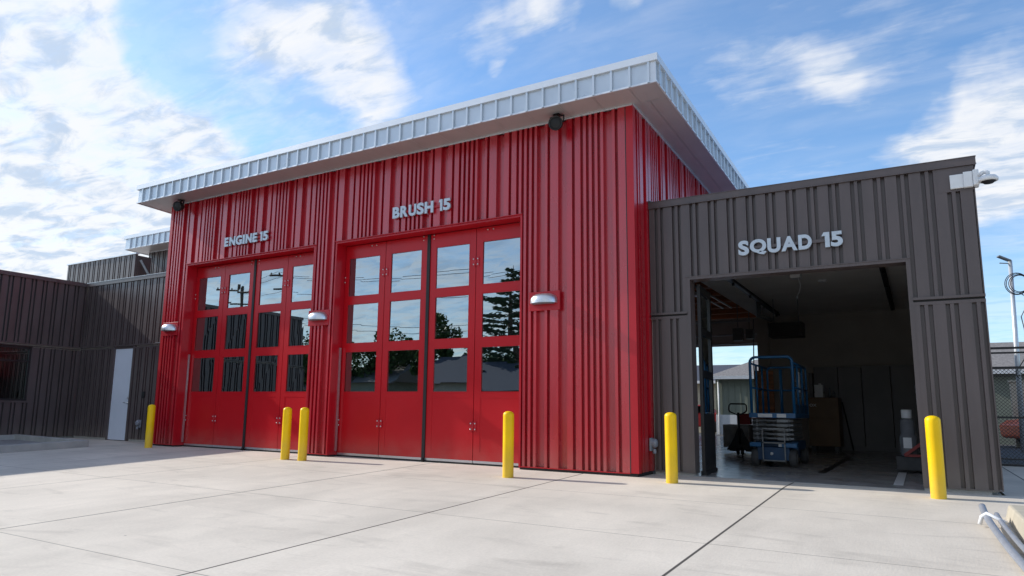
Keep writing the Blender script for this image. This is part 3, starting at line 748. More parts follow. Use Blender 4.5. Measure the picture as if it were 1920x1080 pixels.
# black round speakers under the soffit
def horn(x, label):
    c = Vector((x, -.23, 5.72))
    r = thing('outdoor_speaker', c, label, 'speaker', 'black round speakers under the eave')
    ax = Vector((.15, -.9, -.25)).normalized()
    m = MB(); m.lathe(c, [(0, -.10), (.07, -.09), (.10, -.04), (.118, .02), (.122, .08), (.115, .10), (.105, .095), (.09, .06), (0, .05)], 24, ax); make('housing', m, 'blackmetal', r)
    m = MB(); m.lathe(c, [(.095, .075), (.06, .09), (0, .095)], 20, ax); make('grille', m, 'black', r)
    m = MB(); m.tube([c + Vector((0, .02, .08)), c + Vector((0, .03, .17))], .018, 8); m.box(x - .06, -.26, 5.872, x + .06, -.14, 5.884)
    m.bar(c + Vector((-.125, 0, 0)), c + Vector((-.125, .02, .13)), .012, .03); m.bar(c + Vector((.125, 0, 0)), c + Vector((.125, .02, .13)), .012, .03); m.bar(c + Vector((-.13, .02, .13)), c + Vector((.13, .02, .13)), .03, .012)
    make('bracket', m, 'blackmetal', r)
    return r
h0 = horn(-1.24, 'round black speaker under the silver eave above the wide red wall')
dup(h0, (-11.34, -.23, 5.72), 'round black speaker under the far end of the silver eave beside the office wing')

# security camera at the squad corner
sc_ = thing('security_camera', (4.40, .62, 4.08), 'white dome security camera on a bracket at the brown roof corner', 'camera')
m = MB(); m.box(4.18, .655, 3.985, 4.33, .694, 4.175); m.box(4.33, .63, 3.98, 4.43, .694, 4.19); make('mounting_plate', m, 'white', sc_, bevel=.005)
m = MB(); m.box(4.433, .60, 3.985, 4.50, .78, 4.20); make('junction_box', m, 'white', sc_, bevel=.014)
m = MB(); m.tube([(4.49, .62, 4.10), (4.53, .60, 4.13), (4.57, .575, 4.14), (4.59, .56, 4.12), (4.59, .56, 4.07)], .026, 10); make('arm', m, 'white', sc_)
m = MB(); m.lathe((4.59, .56, 4.03), [(0, .05), (.05, .048), (.09, .035), (.108, .01), (.112, -.015), (.105, -.03), (.085, -.032)], 28); make('dome_cover', m, 'white', sc_)
m = MB(); m.lathe((4.59, .56, 4.03), [(.086, -.030), (.075, -.038), (.05, -.06), (.0, -.068)], 24); make('lens', m, 'blackmetal', sc_)

# small fixtures
def hosebox(loc, label, side):
    x, y, z = loc; m = MB()
    if side: m.box(x, y - .075, z - .10, x + .03, y + .075, z + .10); m.lathe((x + .03, y, z + .02), [(.07, 0), (.07, .05), (.05, .075), (0, .08)], 16, (1, 0, 0)); m.lathe((x + .06, y, z - .09), [(0, -.05), (.028, -.05), (.028, .02), (0, .02)], 12)
    else: m.box(x - .075, y - .03, z - .10, x + .075, y, z + .10); m.lathe((x, y - .03, z + .02), [(.07, 0), (.07, .05), (.05, .075), (0, .08)], 16, (0, -1, 0)); m.lathe((x, y - .06, z - .09), [(0, -.05), (.028, -.05), (.028, .02), (0, .02)], 12)
    tag(make('outlet_box', m, 'grey', loc=loc, bevel=.008), label, 'outlet', 'grey weatherproof outlet covers')
hosebox((.004, .56, .46), 'grey weatherproof outlet cover on the red side wall next to the brown bay', True)
hosebox((-13.60, SY, .46), 'grey weatherproof outlet cover on the brown wall beside the pale door', False)
m = MB(); m.box(-13.60, SY - .03, 1.13, -13.48, SY, 1.29)
tag(make('card_reader', m, 'blackmetal', loc=(-13.54, SY, 1.2), bevel=.005), 'small black card reader on the brown wall beside the pale door', 'card reader')

# ================================================================== BOLLARDS
def bollard(x, y, h, label):
    z = gz(y); m = MB()
    m.lathe((x, y, z - .05), [(.083, 0), (.083, h - .005), (.081, h + .02), (.070, h + .040), (.045, h + .055), (.018, h + .061), (0, h + .062)], 32)
    return tag(make('bollard', m, 'yellow', loc=(x, y, z)), label, 'bollard', 'yellow bollards along the bay fronts')
b0 = bollard(-1.67, -1.00, .96, 'yellow bollard at the right edge of the BRUSH 15 doors')
for x, y, lab in ((-11.42, -.44, 'yellow bollard at the far red corner beside the office wing'),
                  (-6.63, -.78, 'yellow bollard of the close pair, the one before the ENGINE 15 doors'),
                  (-6.20, -.76, 'yellow bollard of the close pair, the one before the narrow red pier'),
                  (.61, -.37, 'yellow bollard between the red wall and the open brown bay'),
                  (3.75, -.135, 'yellow bollard before the right pier of the open brown bay')):
    c = b0.copy(); col.objects.link(c); c.location = (x, y, gz(y)); c['label'] = lab

# ================================================================== PLANTER, CONDUITS, CURB
m = MB()
P0 = [(-12.82, -1.02), (-12.72, -10), (WX + .03, -10), (WX + .03, -.72)]
def curb_ring(m, outer, w_, h_):
    n = len(outer); c = Vector((sum(p[0] for p in outer) / n, sum(p[1] for p in outer) / n))
    a, b, c_, d = outer
    inner = [(a[0] - w_ * 1.3, a[1] - w_ * 1.0), (b[0] - w_, b[1] + w_), (c_[0] + w_, c_[1] + w_), (d[0] + w_, d[1] - w_)]
    vs = []
    for poly, dz in ((outer, -.1), (outer, h_), (inner, h_), (inner, -.1)):
        for x, y in poly: vs.append((x, y, gz(y) + dz))
    m.add(vs, [(r * n + i, r * n + (i + 1) % n, (r + 1) * n + (i + 1) % n, (r + 1) * n + i) for r in range(3) for i in range(n)])
    return inner
inner = curb_ring(m, P0, .16, .15)
pl = tag(make('planter_curb', m, 'curb', loc=(-14.5, -3, -.1), bevel=.008), 'low concrete planter curb at the foot of the office wing', 'planter')
m = MB(); m.add([(x, y, gz(y) + .03) for x, y in inner], [(0, 1, 2, 3)]); make('soil', m, 'block', pl, loc=(-14.5, -3, -.1))
m = MB(); m.box(-13.32, -2.78, -.06, -13.27, -2.73, .16)
tag(make('wooden_stake', m, 'wood', loc=(-13.3, -2.75, -.05)), 'short wooden stake in the planter by the office wing', 'stake')
# conduit stubs lying against a loose curb block
def conduit(pts, r, label):
    m = MB()
    P = [Vector(p) for p in pts]; Q = []
    for i in range(len(P) - 1):
        p0, p1, p2, p3 = P[max(i - 1, 0)], P[i], P[i + 1], P[min(i + 2, len(P) - 1)]
        for k in range(8):
            t = k / 8; Q.append(.5 * ((2 * p1) + (p2 - p0) * t + (2 * p0 - 5 * p1 + 4 * p2 - p3) * t * t + (3 * p1 - p0 - 3 * p2 + p3) * t ** 3))
    Q.append(P[-1]); m.tube(Q, r, 14)
    return tag(make('conduit', m, 'grey', loc=pts[0]), label, 'conduit', 'grey plastic conduits')
CONDUITS = True
# squad bay contents ------------------------------------------------
def P_(y, lab=None): pass

# ================================================================== SCISSOR LIFT
X0, X1, Y0, Y1 = .86, 1.66, 3.75, 5.55
xc = (X0 + X1) / 2
sl = thing('scissor_lift', (xc, 4.6, 0), 'blue scissor lift with folded grey arms parked in the brown bay', 'lift')
m = MB(); m.box(X0 + .12, Y0 + .05, .12, X1 - .12, Y1 - .05, .36); m.box(X0 + .02, Y0 + .42, .30, X1 - .02, Y1 - .35, .46); make('chassis', m, 'bluedark', sl, bevel=.012)
m = MB(); m.box(X0 + .0, Y0 - .02, .36, X0 + .20, Y0 + .10, .44); m.box(X1 - .24, Y0 - .02, .36, X1 + .02, Y0 + .10, .44); make_pieces('bumper', m, 'blue', sl, bevel=.01)
for x in (X0 + .07, X1 - .07):
    for y in (Y0 + .17, Y1 - .22):
        m = MB(); m.lathe((x - .065, y, .165), [(0, 0), (.10, 0), (.15, .004), (.165, .02), (.165, .11), (.15, .126), (.10, .13), (0, .13)], 24, (1, 0, 0), ref=(0, 0, 1)); wh = make('wheel', m, 'tyre', sl)
        m = MB(); m.lathe((x - .068, y, .165), [(0, 0), (.085, .0), (.085, .136), (0, .136)], 16, (1, 0, 0), ref=(0, 0, 1)); make('rim', m, 'machgrey', wh)
for k in range(5):
    m = MB(); z = .485 + k * .082
    m.box(X0 + .10, Y0 + .10, z, X0 + .145, Y1 - .10, z + .062); m.box(X1 - .145, Y0 + .10, z, X1 - .10, Y1 - .10, z + .062)
    m.tube([(X0 + .04, Y0 + .12, z + .03), (X1 - .04, Y0 + .12, z + .03)], .024, 10); m.tube([(X0 + .05, Y0 + .22, z + .045), (X0 + .30, Y0 + .06, z + .045)], .02, 8)
    m.box(X0 + .17, Y0 + .16, z + .01, X1 - .17, Y0 + .20, z + .05); m.box(X1 - .32, Y0 + .04, z, X1 - .12, Y0 + .12, z + .055)
    make('scissor_arm', m, 'machgrey', sl, bevel=.006)
m = MB(); m.box(X0 + .01, Y0 - .02, .895, X1 + .02, Y1 + .05, .985); pf = make('platform', m, 'blue', sl, bevel=.006)
for xa, xb in ((X0 + .17, X0 + .42), (X0 + .50, X0 + .66)):
    m = MB(); m.box(xa, Y0 - .024, .905, xb, Y0 - .0205, .97); make('sticker', m, 'white', pf)
def arch(m, x0, x1, y, z0, z1, r, t):
    pts = [(x0, y, z0), (x0, y, z1 - r)]
    for k in range(1, 7): a = math.pi / 2 * k / 6; pts.append((x0 + r - r * math.cos(a), y, z1 - r + r * math.sin(a)))
    for k in range(0, 7): a = math.pi / 2 * k / 6; pts.append((x1 - r + r * math.sin(a), y, z1 - r + r * math.cos(a)))
    pts.append((x1, y, z0)); m.tube(pts, t, 10)
m = MB(); arch(m, X0 + .055, X1 + .0, Y0 + .02, .985, 2.03, .10, .026); make('entry_rail', m, 'blue', sl)
m = MB()
for x in (X0 + .055, X1):
    m.tube([(x, Y0 + .10, 1.92), (x, Y1, 1.92)], .02, 8); m.tube([(x, Y0 + .10, 1.46), (x, Y1, 1.46)], .018, 8)
    for y in (Y0 + .6, Y0 + 1.2): m.tube([(x, y, .985), (x, y, 1.92)], .02, 8)
m.tube([(X0 + .055, Y1, 1.46), (X1, Y1, 1.46)], .018, 8)
arch(m, X0 + .055, X1, Y1, .985, 1.94, .08, .022); m.tube([(xc - .08, Y1 - .02, .985), (xc - .08, Y1 - .02, 1.9)], .03, 8)
make('guard_rail', m, 'blue', sl)
m = MB(); m.box(X1 - .05, Y1 - .75, 1.40, X1 - .03, Y1 - .40, 1.80); make('placard', m, 'white', sl)
m = MB(); m.box(X1 - .16, Y1 - .35, 1.30, X1 - .03, Y1 - .12, 1.62); make('control_box', m, 'blackmetal', sl, bevel=.01)
m = MB(); m.box(X1 - .012, Y0 + .2, .985, X1 + .010, Y1 - .1, 1.15); make('toe_board', m, 'bluedark', sl)
m = MB()
for x in (X0 + .24, X0 + .62): m.bar((x, Y0 - .05, .10), (x, Y0 - .05, .70), .02, .03)
for z in (.12, .44, .70): m.bar((X0 + .23, Y0 - .05, z), (X0 + .63, Y0 - .05, z), .03, .02)
make('ladder', m, 'machgrey', sl)
m = MB(); m.box(X0 + .50, Y0 + .02, .37, X0 + .60, Y0 + .03, .42); m.lathe((X0 + .37, Y0 + .04, .24), [(0, .02), (.025, .01), (.03, 0)], 10, (0, -1, 0)); make('warning_label', m, 'white', sl)

# pallet jack
pj = thing('pallet_jack', (-.15, 7.6, 0), 'dark pallet jack with upright loop handle beside the blue lift', 'pallet jack')
m = MB(); hx0 = -.13
m.tube([(hx0, 7.62, .25), (hx0, 7.55, 1.0)], .026, 8)
pts = []
for (x, z) in ((-.33, 1.02), (-.345, 1.08), (-.335, 1.17), (-.30, 1.205), (.03, 1.205), (.065, 1.17), (.07, 1.08), (.055, 1.02)): pts.append((x + .0, 7.54, z))
m.tube(pts, .018, 8); m.tube([(-.33, 7.54, 1.02), (hx0, 7.55, .93), (.055, 7.54, 1.02)], .016, 8)
make('handle', m, 'blackmetal', pj)
m = MB(); m.prism([(hx0 - .32, .10), (hx0 + .34, .10), (hx0 + .12, .42), (hx0 + .04, .62), (hx0 - .05, .62), (hx0 - .12, .42)], 7.62, 7.72, 'xz'); make('mast_plate', m, 'blackmetal', pj, bevel=.008)
m = MB()
for s in (-.27, .10): m.box(hx0 + s, 7.72, .07, hx0 + s + .16, 8.85, .13)
make_pieces('fork', m, 'blackmetal', pj)
m = MB()
for s in (-.05, .05): m.lathe((hx0 + s - .025, 7.62, .09), [(0, 0), (.085, 0), (.09, .008), (.09, .042), (.085, .05), (0, .05)], 18, (1, 0, 0), ref=(0, 0, 1))
make('wheel', m, 'tyre', pj)
# concrete block stacks behind the pallet jack
rnd = random.Random(4)
for (x0, x1, z1, yb, lab) in ((-.62, .0, .70, 8.05, 'worn grey concrete block load on the forks of the pallet jack'), (.06, .85, .86, 8.2, 'grey crate pile between the pallet jack and the lift')):
    m = MB(); m.box(x0, yb, .14, x1, yb + .8, z1); o = tag(make('block_stack', m, 'block', loc=((x0 + x1) / 2, yb + .4, .14), bevel=.015), lab, 'block')
m = MB(); m.box(-.28, 8.1, .71, .02, 8.4, .98); m.box(-.10, 8.08, .86, .20, 8.09, .88)
tag(make('toolbox', m, 'redobj', loc=(-.13, 8.2, .71), bevel=.01), 'dull red toolbox on top of the concrete block', 'toolbox')
m = MB(); m.box(.30, 8.25, .87, .62, 8.5, 1.0)
tag(make('toolbox', m, 'redobj', loc=(.45, 8.35, .87), bevel=.01), 'flat red box on the crate pile between the jack and the lift', 'toolbox')
m = MB(); m.box(-.35, 10.9, .0, .15, 11.0, 2.2)
tag(make('door_panel', m, 'wood', loc=(-.1, 11, 0), bevel=.004), 'tall brown wooden panel leaning beyond the blue lift', 'panel')

# job chest with boxes
jc = thing('job_chest', (1.45, 10.8, 0), 'tan steel job site chest against the dark bay wall', 'chest')
m = MB(); m.box(1.05, 10.5, .16, 1.80, 11.4, .88); m.box(1.05, 10.5, .90, 1.80, 11.4, 1.44); make('chest_body', m, 'chest', jc, bevel=.012)
m = MB(); m.box(1.03, 10.47, .872, 1.82, 11.42, .905); m.box(1.70, 10.485, 1.0, 1.78, 10.499, 1.10); make('lid_edge', m, 'chest', jc, bevel=.005)
m = MB()
for x in (1.10, 1.66):
    for y in (10.55, 11.25): m.box(x, y, .0, x + .09, y + .09, .16)
make_pieces('caster', m, 'blackmetal', jc)
cu = bpy.data.curves.new('glyph', 'FONT'); cu.body = 'OX'; cu.size = .14; cu.offset = .002
ob = bpy.data.objects.new('glyph', cu); col.objects.link(ob); dg = bpy.context.evaluated_depsgraph_get(); me0 = ob.evaluated_get(dg).to_mesh()
m = MB(); m.add([(1.10 + v.co.x * .8, 10.496, 1.20 + v.co.y * .7) for v in me0.vertices], [tuple(p.vertices) for p in me0.polygons])
ob.evaluated_get(dg).to_mesh_clear(); bpy.data.objects.remove(ob); bpy.data.curves.remove(cu)
make('lettering', m, 'white', jc)
m = MB(); m.box(1.23, 10.55, 1.445, 1.45, 10.85, 1.55); m.box(1.235, 10.55, 1.60, 1.445, 10.85, 1.78); m.box(1.24, 10.56, 1.55, 1.44, 10.84, 1.60); m.box(1.34, 10.6, 1.78, 1.40, 10.66, 1.82)
tag(make('white_box', m, 'white', loc=(1.34, 10.7, 1.445), bevel=.006), 'stacked white appliance box on top of the tan chest', 'box')
for x, h_, lab in ((1.60, .26, 'taller grey bottle on the tan chest'), (1.69, .18, 'shorter grey bottle at the end of the tan chest')):
    m = MB(); m.lathe((x, 10.65, 1.445), [(0, 0), (.035, 0), (.035, h_ * .65), (.015, h_ * .8), (.015, h_), (0, h_)], 14)
    tag(make('bottle', m, 'clear', loc=(x, 10.65, 1.445)), lab, 'bottle', 'bottles on the chest')

m = MB(); m.tube([(1.98, 12.0, 0.02), (1.75, 12.25, 1.35)], .018, 8)
tag(make('broom_handle', m, 'black', loc=(1.98, 12.0, .02)), 'thin dark pole leaning against the grey cabinets', 'pole')
m = MB(); m.tube([(3.66, 3.2, 1.05), (3.66, 3.2, 1.42), (3.60, 3.2, 1.47), (3.60, 3.2, 1.05)], .012, 6)
tag(make('wall_bracket', m, 'white', loc=(3.6, 3.2, 1.05)), 'small white bracket just inside the right jamb of the brown bay', 'bracket')
# items by the right wall of the bay
cart = thing('cart', (3.55, 4.2, 0), 'low dark cart with red frame against the right bay wall', 'cart')
m = MB(); m.box(3.22, 3.95, .05, 3.85, 4.7, .28); make('cart_deck', m, 'tyre', cart, bevel=.01)
m = MB(); m.bar((3.35, 3.9, .30), (3.75, 3.9, .62), .05); m.bar((3.75, 3.9, .62), (3.8, 4.5, .35), .05); m.bar((3.35, 3.92, .30), (3.8, 3.92, .30), .04); m.tube([(3.72, 4.0, .5), (3.74, 4.0, 1.4)], .02, 8); make('cart_frame', m, 'redobj', cart)
m = MB(); m.lathe((3.42, 4.1, .285), [(0, 0), (.125, 0), (.13, .02), (.13, .34), (.11, .36), (.11, .60), (.06, .64), (0, .64)], 20); tag(make('water_jug', m, 'clear', loc=(3.42, 4.1, .285)), 'tall clear water jug standing on the dark cart', 'jug')
m = MB(); m.box(3.345, 3.962, .42, 3.47, 3.968, .60)
tag(make('paper_label', m, 'white', loc=(3.4, 3.965, .42)), 'white paper label on the clear water jug', 'label')
m = MB(); m.lathe((3.42, 4.1, .927), [(0, 0), (.075, 0), (.08, .01), (.08, .15), (0, .15)], 18)
tag(make('white_bucket', m, 'white', loc=(3.42, 4.1, .927)), 'small white bucket on top of the clear water jug', 'bucket')

# ================================================================== FENCE, POLE, HOUSES BEYOND
fn = thing('chain_link_gate', (6.5, 7.8, 0), 'black chain link gate at the end of the brown bay', 'gate')
m = MB(); fx0, fx1, fy = 4.52, 9.6, 7.8
for z, t_ in ((2.42, .045), (2.32, .035), (2.00, .05), (1.83, .022), (.98, .04), (.14, .03), (.02, .04)): m.bar((fx0, fy + (.12 if z > 2.2 else 0), z), (fx1, fy + (.12 if z > 2.2 else 0), z), .05, t_)
make_pieces('gate_rail', m, 'blackmetal', fn)
m = MB()
for x in (fx0 + .03, 7.1, fx1): m.bar((x, fy + .03, -.02), (x, fy + .03, 2.40), .06)
make_pieces('gate_post', m, 'blackmetal', fn)
m = MB(); hgt = 1.98; pitch = .070; wd = fx1 - fx0; k = -hgt
def wire(m, x0, z0, x1, z1, y):
    m.bar((x0, y, z0), (x1, y, z1), .0075)
s = fx0 - hgt
while s < fx1:
    a0 = max(s, fx0); za = .02 + (a0 - s); b0 = min(s + hgt, fx1); zb_ = .02 + (b0 - s)
    if b0 > a0: wire(m, a0, za, b0, zb_, fy - .004); wire(m, a0, .02 + hgt - (a0 - s), b0, .02 + hgt - (b0 - s), fy + .004)
    s += pitch
make('mesh_infill', m, 'blackmetal', fn)

pole = thing('lamp_pole', (6.15, 16, 0), 'tall white pole with small floodlight and coiled black cable beyond the gate', 'lamp pole')
m = MB(); m.tube([(6.15, 16, -.05), (6.28, 16, 5.75)], [.075, .055], 12); make('pole_shaft', m, 'polegal', pole)
m = MB(); m.bar((6.28, 16, 5.74), (5.98, 15.9, 5.90), .16, .05); m.bar((6.28, 16, 5.66), (6.0, 15.9, 5.68), .03); make('floodlight', m, 'machgrey', pole, bevel=.008)
m = MB()
for j, (rr, dy, dx) in enumerate(((.27, -.10, .12), (.24, -.12, .15), (.29, -.14, .10), (.22, -.15, .17))):
    m.tube([(6.27 + dx + math.cos(a_ * math.pi / 14) * rr, 16 + dy, 5.0 + math.sin(a_ * math.pi / 14) * rr * 1.15) for a_ in range(29)], .012, 5, False)
m.tube([(6.42, 15.9, 4.72), (6.70, 15.9, 4.50), (6.78, 15.9, 4.42), (6.5, 15.9, 4.2), (6.40, 15.9, 4.0), (6.46, 15.9, 3.5), (6.50, 15.9, 3.1), (6.36, 15.9, 2.7), (6.14, 15.9, 2.35), (6.16, 15.9, 2.2), (6.22, 15.9, 2.15)], .014, 6)
make('cable', m, 'black', pole)

def house(name, x0, x1, y0, y1, zw, zr, ov, wallm, roofm, label, windows=(), hip=0.0, group=None):
    h = thing(name, ((x0 + x1) / 2, y0, 0), label, 'house', group)
    zb = -.1 if y0 > 0 else -.55
    m = MB(); m.box(x0, y0, zb, x1, y1, zw); make('wall', m, wallm, h)
    m = MB(); ym = (y0 + y1) / 2
    a = [(x0 - ov, y0 - ov, zw - .02), (x1 + ov, y0 - ov, zw - .02), (x1 + ov, y1 + ov, zw - .02), (x0 - ov, y1 + ov, zw - .02), (x0 - ov + hip, ym, zr), (x1 + ov - hip, ym, zr)]
    m.add(a, [(0, 1, 5, 4), (1, 2, 5), (2, 3, 4, 5), (3, 0, 4)]); m.add([(p[0], p[1], p[2] - .001) for p in a[:4]], [(0, 3, 2, 1)])
    make('roof', m, roofm, h)
    m = MB(); m.box(x0 - ov, y0 - ov - .06, zw - .16, x1 + ov, y0 - ov, zw + .0); m.tube([(x0 + .15, y0 - .06, zw - .2), (x0 + .15, y0 - .06, zb)], .04, 8); make('gutter', m, 'white', h)
    for (a0, b0, a1, b1) in windows:
        yq = y0; m = MB(); m.box(a0 - .07, yq - .04, b0 - .07, a1 + .07, yq - .001, b1 + .07); w_ = make('window', m, 'white', h)
        m = MB(); m.box(a0, yq - .05, b0, (a0 + a1) / 2 - .02, yq - .041, b1); m.box((a0 + a1) / 2 + .02, yq - .05, b0, a1, yq - .041, b1); make('pane', m, 'winglass', w_)
    return h
hs = house('house', -5.05, 4.0, 26, 34, 2.85, 3.95, .35, 'siding', 'shingle', 'sage green house with grey shingle roof seen through the rear doorway', hip=1.6)
m = MB(); 
for k in range(30): m.box(-5.04 + k * .3, 25.985, .0, -5.03 + k * .3, 25.999, 2.7)
make('batten', m, 'siding', hs)
m = MB(); m.box(-5.06, 25.95, -.1, 4.01, 25.999, .95); make('wainscot', m, 'white', hs)
house('house', -16, -6.2, 32, 40, 2.9, 4.1, .35, 'stucco', 'shingledark', 'house with dark shingle roof behind the sage green house')
house('house', 5.0, 16, 24, 33, 2.86, 4.35, .4, 'siding', 'shingle', 'grey shingle roofed house behind the chain link gate', windows=((6.75, 1.55, 7.45, 2.35), (9, 1.5, 10.2, 2.3)), hip=.0)
m = MB(); m.box(6.42, 20.9, -.02, 6.80, 21.3, 2.25); m.box(6.38, 20.86, 2.25, 6.84, 21.34, 2.33)
tag(make('masonry_column', m, 'stucco', loc=(6.6, 21.1, 0), bevel=.01), 'cream masonry column behind the chain link gate', 'column')
# vehicles (only their corners show)
def car(x, y, rot, paint, label):
    r = thing('parked_car', (x, y, 0), label, 'car')
    m = MB()
    prof = [(-2.1, .35), (-2.15, .75), (-1.9, .92), (-1.25, 1.0), (-.7, 1.42), (.75, 1.45), (1.4, 1.05), (2.1, .95), (2.15, .40), (2.0, .3), (-2.0, .3)]
    m.prism(prof, -.85, .85, 'xz'); b = make('body', m, paint, r, loc=(0, 0, 0), bevel=.06); b.location = (0, 0, 0)
    m = MB(); m.prism([(-1.12, 1.0), (-.66, 1.36), (.70, 1.39), (1.22, 1.04)], -.862, .862, 'xz'); b = make('window', m, 'winglass', r, loc=(0, 0, 0)); b.location = (0, 0, 0)
    for wx in (-1.35, 1.35):
        for wy in (-.78, .78):
            m = MB(); m.lathe((wx, wy - .11, .32), [(0, 0), (.2, 0), (.31, .01), (.32, .04), (.32, .18), (.31, .21), (.2, .22), (0, .22)], 20, (0, 1, 0)); b = make('wheel', m, 'black', r, loc=(0, 0, 0)); b.location = (0, 0, 0)
    r.rotation_euler = (0, 0, rot); return r
car(8.25, 20.6, .25, 'orange', 'orange red car parked behind the chain link gate')
car(-7.0, 28.5, 0.0, 'redobj', 'red car parked beyond the rear doorway by the sage green house')

# ================================================================== BEHIND THE CAMERA (mirrored in the door glass)
def tree_broad(x, y, h, cr, label, seed, z0=-.5):
    rd = random.Random(seed); t = thing('broadleaf_tree', (x, y, z0), label, 'tree', 'trees across the street')
    m = MB(); base = Vector((x, y, z0)); top = base + Vector((rd.uniform(-.4, .4), rd.uniform(-.4, .4), h * .5))
    m.tube([base, base.lerp(top, .5) + Vector((.1, .05, 0)), top], [h * .035, h * .027, h * .018], 9)
    cl = []
    for k in range(9):
        a = k * 2.4 + rd.random(); e = base + Vector((math.cos(a) * cr * rd.uniform(.4, .8), math.sin(a) * cr * rd.uniform(.4, .8), h * rd.uniform(.5, .92)))
        s = base.lerp(top, rd.uniform(.55, 1)); m.tube([s, s.lerp(e, .5) + Vector((0, 0, .2)), e], [h * .013, h * .009, h * .004], 6); cl.append((e, cr * rd.uniform(.28, .45)))
    make('trunk', m, 'bark', t)
    m = MB()
    for k in range(16):
        a = rd.uniform(0, 6.28); rr = cr * math.sqrt(rd.random()) * .9; cl.append((base + Vector((math.cos(a) * rr, math.sin(a) * rr, h * rd.uniform(.42, .97))), cr * rd.uniform(.18, .38)))
    for c, r in cl:
        for q in range(330):
            d = Vector((rd.gauss(0, 1), rd.gauss(0, 1), rd.gauss(0, .8))).normalized() * r * (rd.random() ** .4); p = c + d; s = rd.uniform(.09, .19)
            u = Vector((rd.gauss(0, 1), rd.gauss(0, 1), rd.gauss(0, 1))).normalized() * s; v = u.orthogonal().normalized() * s * .7
            m.add([p - u, p + v, p + u, p - v], [(0, 1, 2, 3)])
    make('crown', m, 'leaf', t)
def tree_con(x, y, h, cr, label, seed, z0=-.5):
    rd = random.Random(seed); t = thing('cedar_tree', (x, y, z0), label, 'tree', 'trees across the street')
    base = Vector((x, y, z0)); m = MB(); m.tube([base, base + Vector((.1, 0, h * .6)), base + Vector((0, 0, h))], [h * .025, h * .014, .02], 9); f = MB(); n = 70
    for k in range(n):
        fz = .10 + .88 * k / n; a = k * 2.399 + rd.uniform(-.3, .3); L_ = cr * (1 - fz) ** .75 * rd.uniform(.55, 1.15) + .25
        s = base + Vector((0, 0, h * fz)); e = s + Vector((math.cos(a) * L_, math.sin(a) * L_, L_ * rd.uniform(-.05, .22)))
        m.tube([s, e], [.05 * (1 - fz) + .012, .008], 5)
        side = Vector((-math.sin(a), math.cos(a), 0))
        for q in range(int(130 * L_ / cr) + 40):
            tt = rd.uniform(.12, 1.05); p = s.lerp(e, tt) + side * rd.gauss(0, .11 + .10 * L_) * (1.15 - tt) + Vector((0, 0, rd.gauss(-.06, .07)))
            u = ((e - s).normalized() + side * rd.uniform(-1, 1) + Vector((0, 0, rd.uniform(-.5, .2)))).normalized() * rd.uniform(.14, .28); v = u.orthogonal().normalized() * .06
            f.add([p - u, p + v, p + u, p - v], [(0, 1, 2, 3)])
    make('trunk', m, 'bark', t); make('crown', f, 'needle', t)
tree_con(-20.7, -32.0, 12.2, 4.3, 'tall dark cedar mirrored in the BRUSH 15 glass', 3)
tree_broad(-27.6, -32, 9.2, 2.0, 'narrow leafy tree mirrored beside the cedar in the BRUSH 15 glass', 5)
tree_broad(-33.5, -33, 7.4, 3.2, 'low spreading leafy tree mirrored at the left of the BRUSH 15 glass', 6)
tree_broad(-38.5, -31, 7.0, 3.0, 'round leafy tree farthest along the street', 8)
tree_broad(-24.5, -36, 6.6, 2.6, 'small leafy tree behind the cedar across the street', 9)
house('house', -24.5, -14.5, -34, -27.2, 2.6, 4.6, .5, 'stucco', 'shingledark', 'low house with dark roof across the street, mirrored in the door glass')
house('house', -44, -31, -38, -30.5, 2.6, 4.2, .5, 'siding', 'shingle', 'low sage house across the street behind the leafy trees')
def upole(x, y, h, label):
    t = thing('utility_pole', (x, y, -.5), label, 'utility pole', 'utility poles across the street'); m = MB()
    m.tube([(x, y, -.5), (x, y, h)], [.16, .11], 10); make('pole', m, 'bark', t)
    m = MB(); m.bar((x - 1.2, y + .5, h - .5), (x + 1.2, y - .5, h - .5), .10, .12); m.bar((x - .9, y + .35, h - 1.5), (x + .9, y - .35, h - 1.5), .10, .12)
    for k in (-1, -.5, .5, 1): m.lathe((x + 1.1 * k, y - .46 * k, h - .43), [(0, 0), (.05, 0), (.06, .06), (.03, .14), (0, .15)], 8)
    make('crossarm', m, 'bark', t)
upole(-36.5, -25.6, 11.0, 'nearer utility pole with two crossarms mirrored in the ENGINE 15 glass')
upole(-44, -27, 11.2, 'farther utility pole with two crossarms mirrored in the ENGINE 15 glass')
upole(-2, -25.4, 11.2, 'utility pole across the street opposite the brown bay')
m = MB()
for z, off in ((10.6, .0), (10.6, .9), (9.6, -.3), (7.6, .1), (7.2, .2)):
    for (xa, ya, xb, yb) in ((-36.5, -25.6, -2, -25.4), (-44, -27, -36.5, -25.6), (-2, -25.4, 34, -25)):
        P = [(xa + (xb - xa) * k / 14, ya + off + (yb - ya) * k / 14, z - 1.2 * 4 * (k / 14) * (1 - k / 14) * min(1, abs(xb - xa) / 34)) for k in range(15)]
        m.tube(P, .016, 5, False)
tag(make('power_line', m, 'black', loc=(-20, -25.5, 9)), 'sagging black power lines strung between the utility poles', 'power line')

# conduits and loose curb by the right edge
zg = gz
CP = []
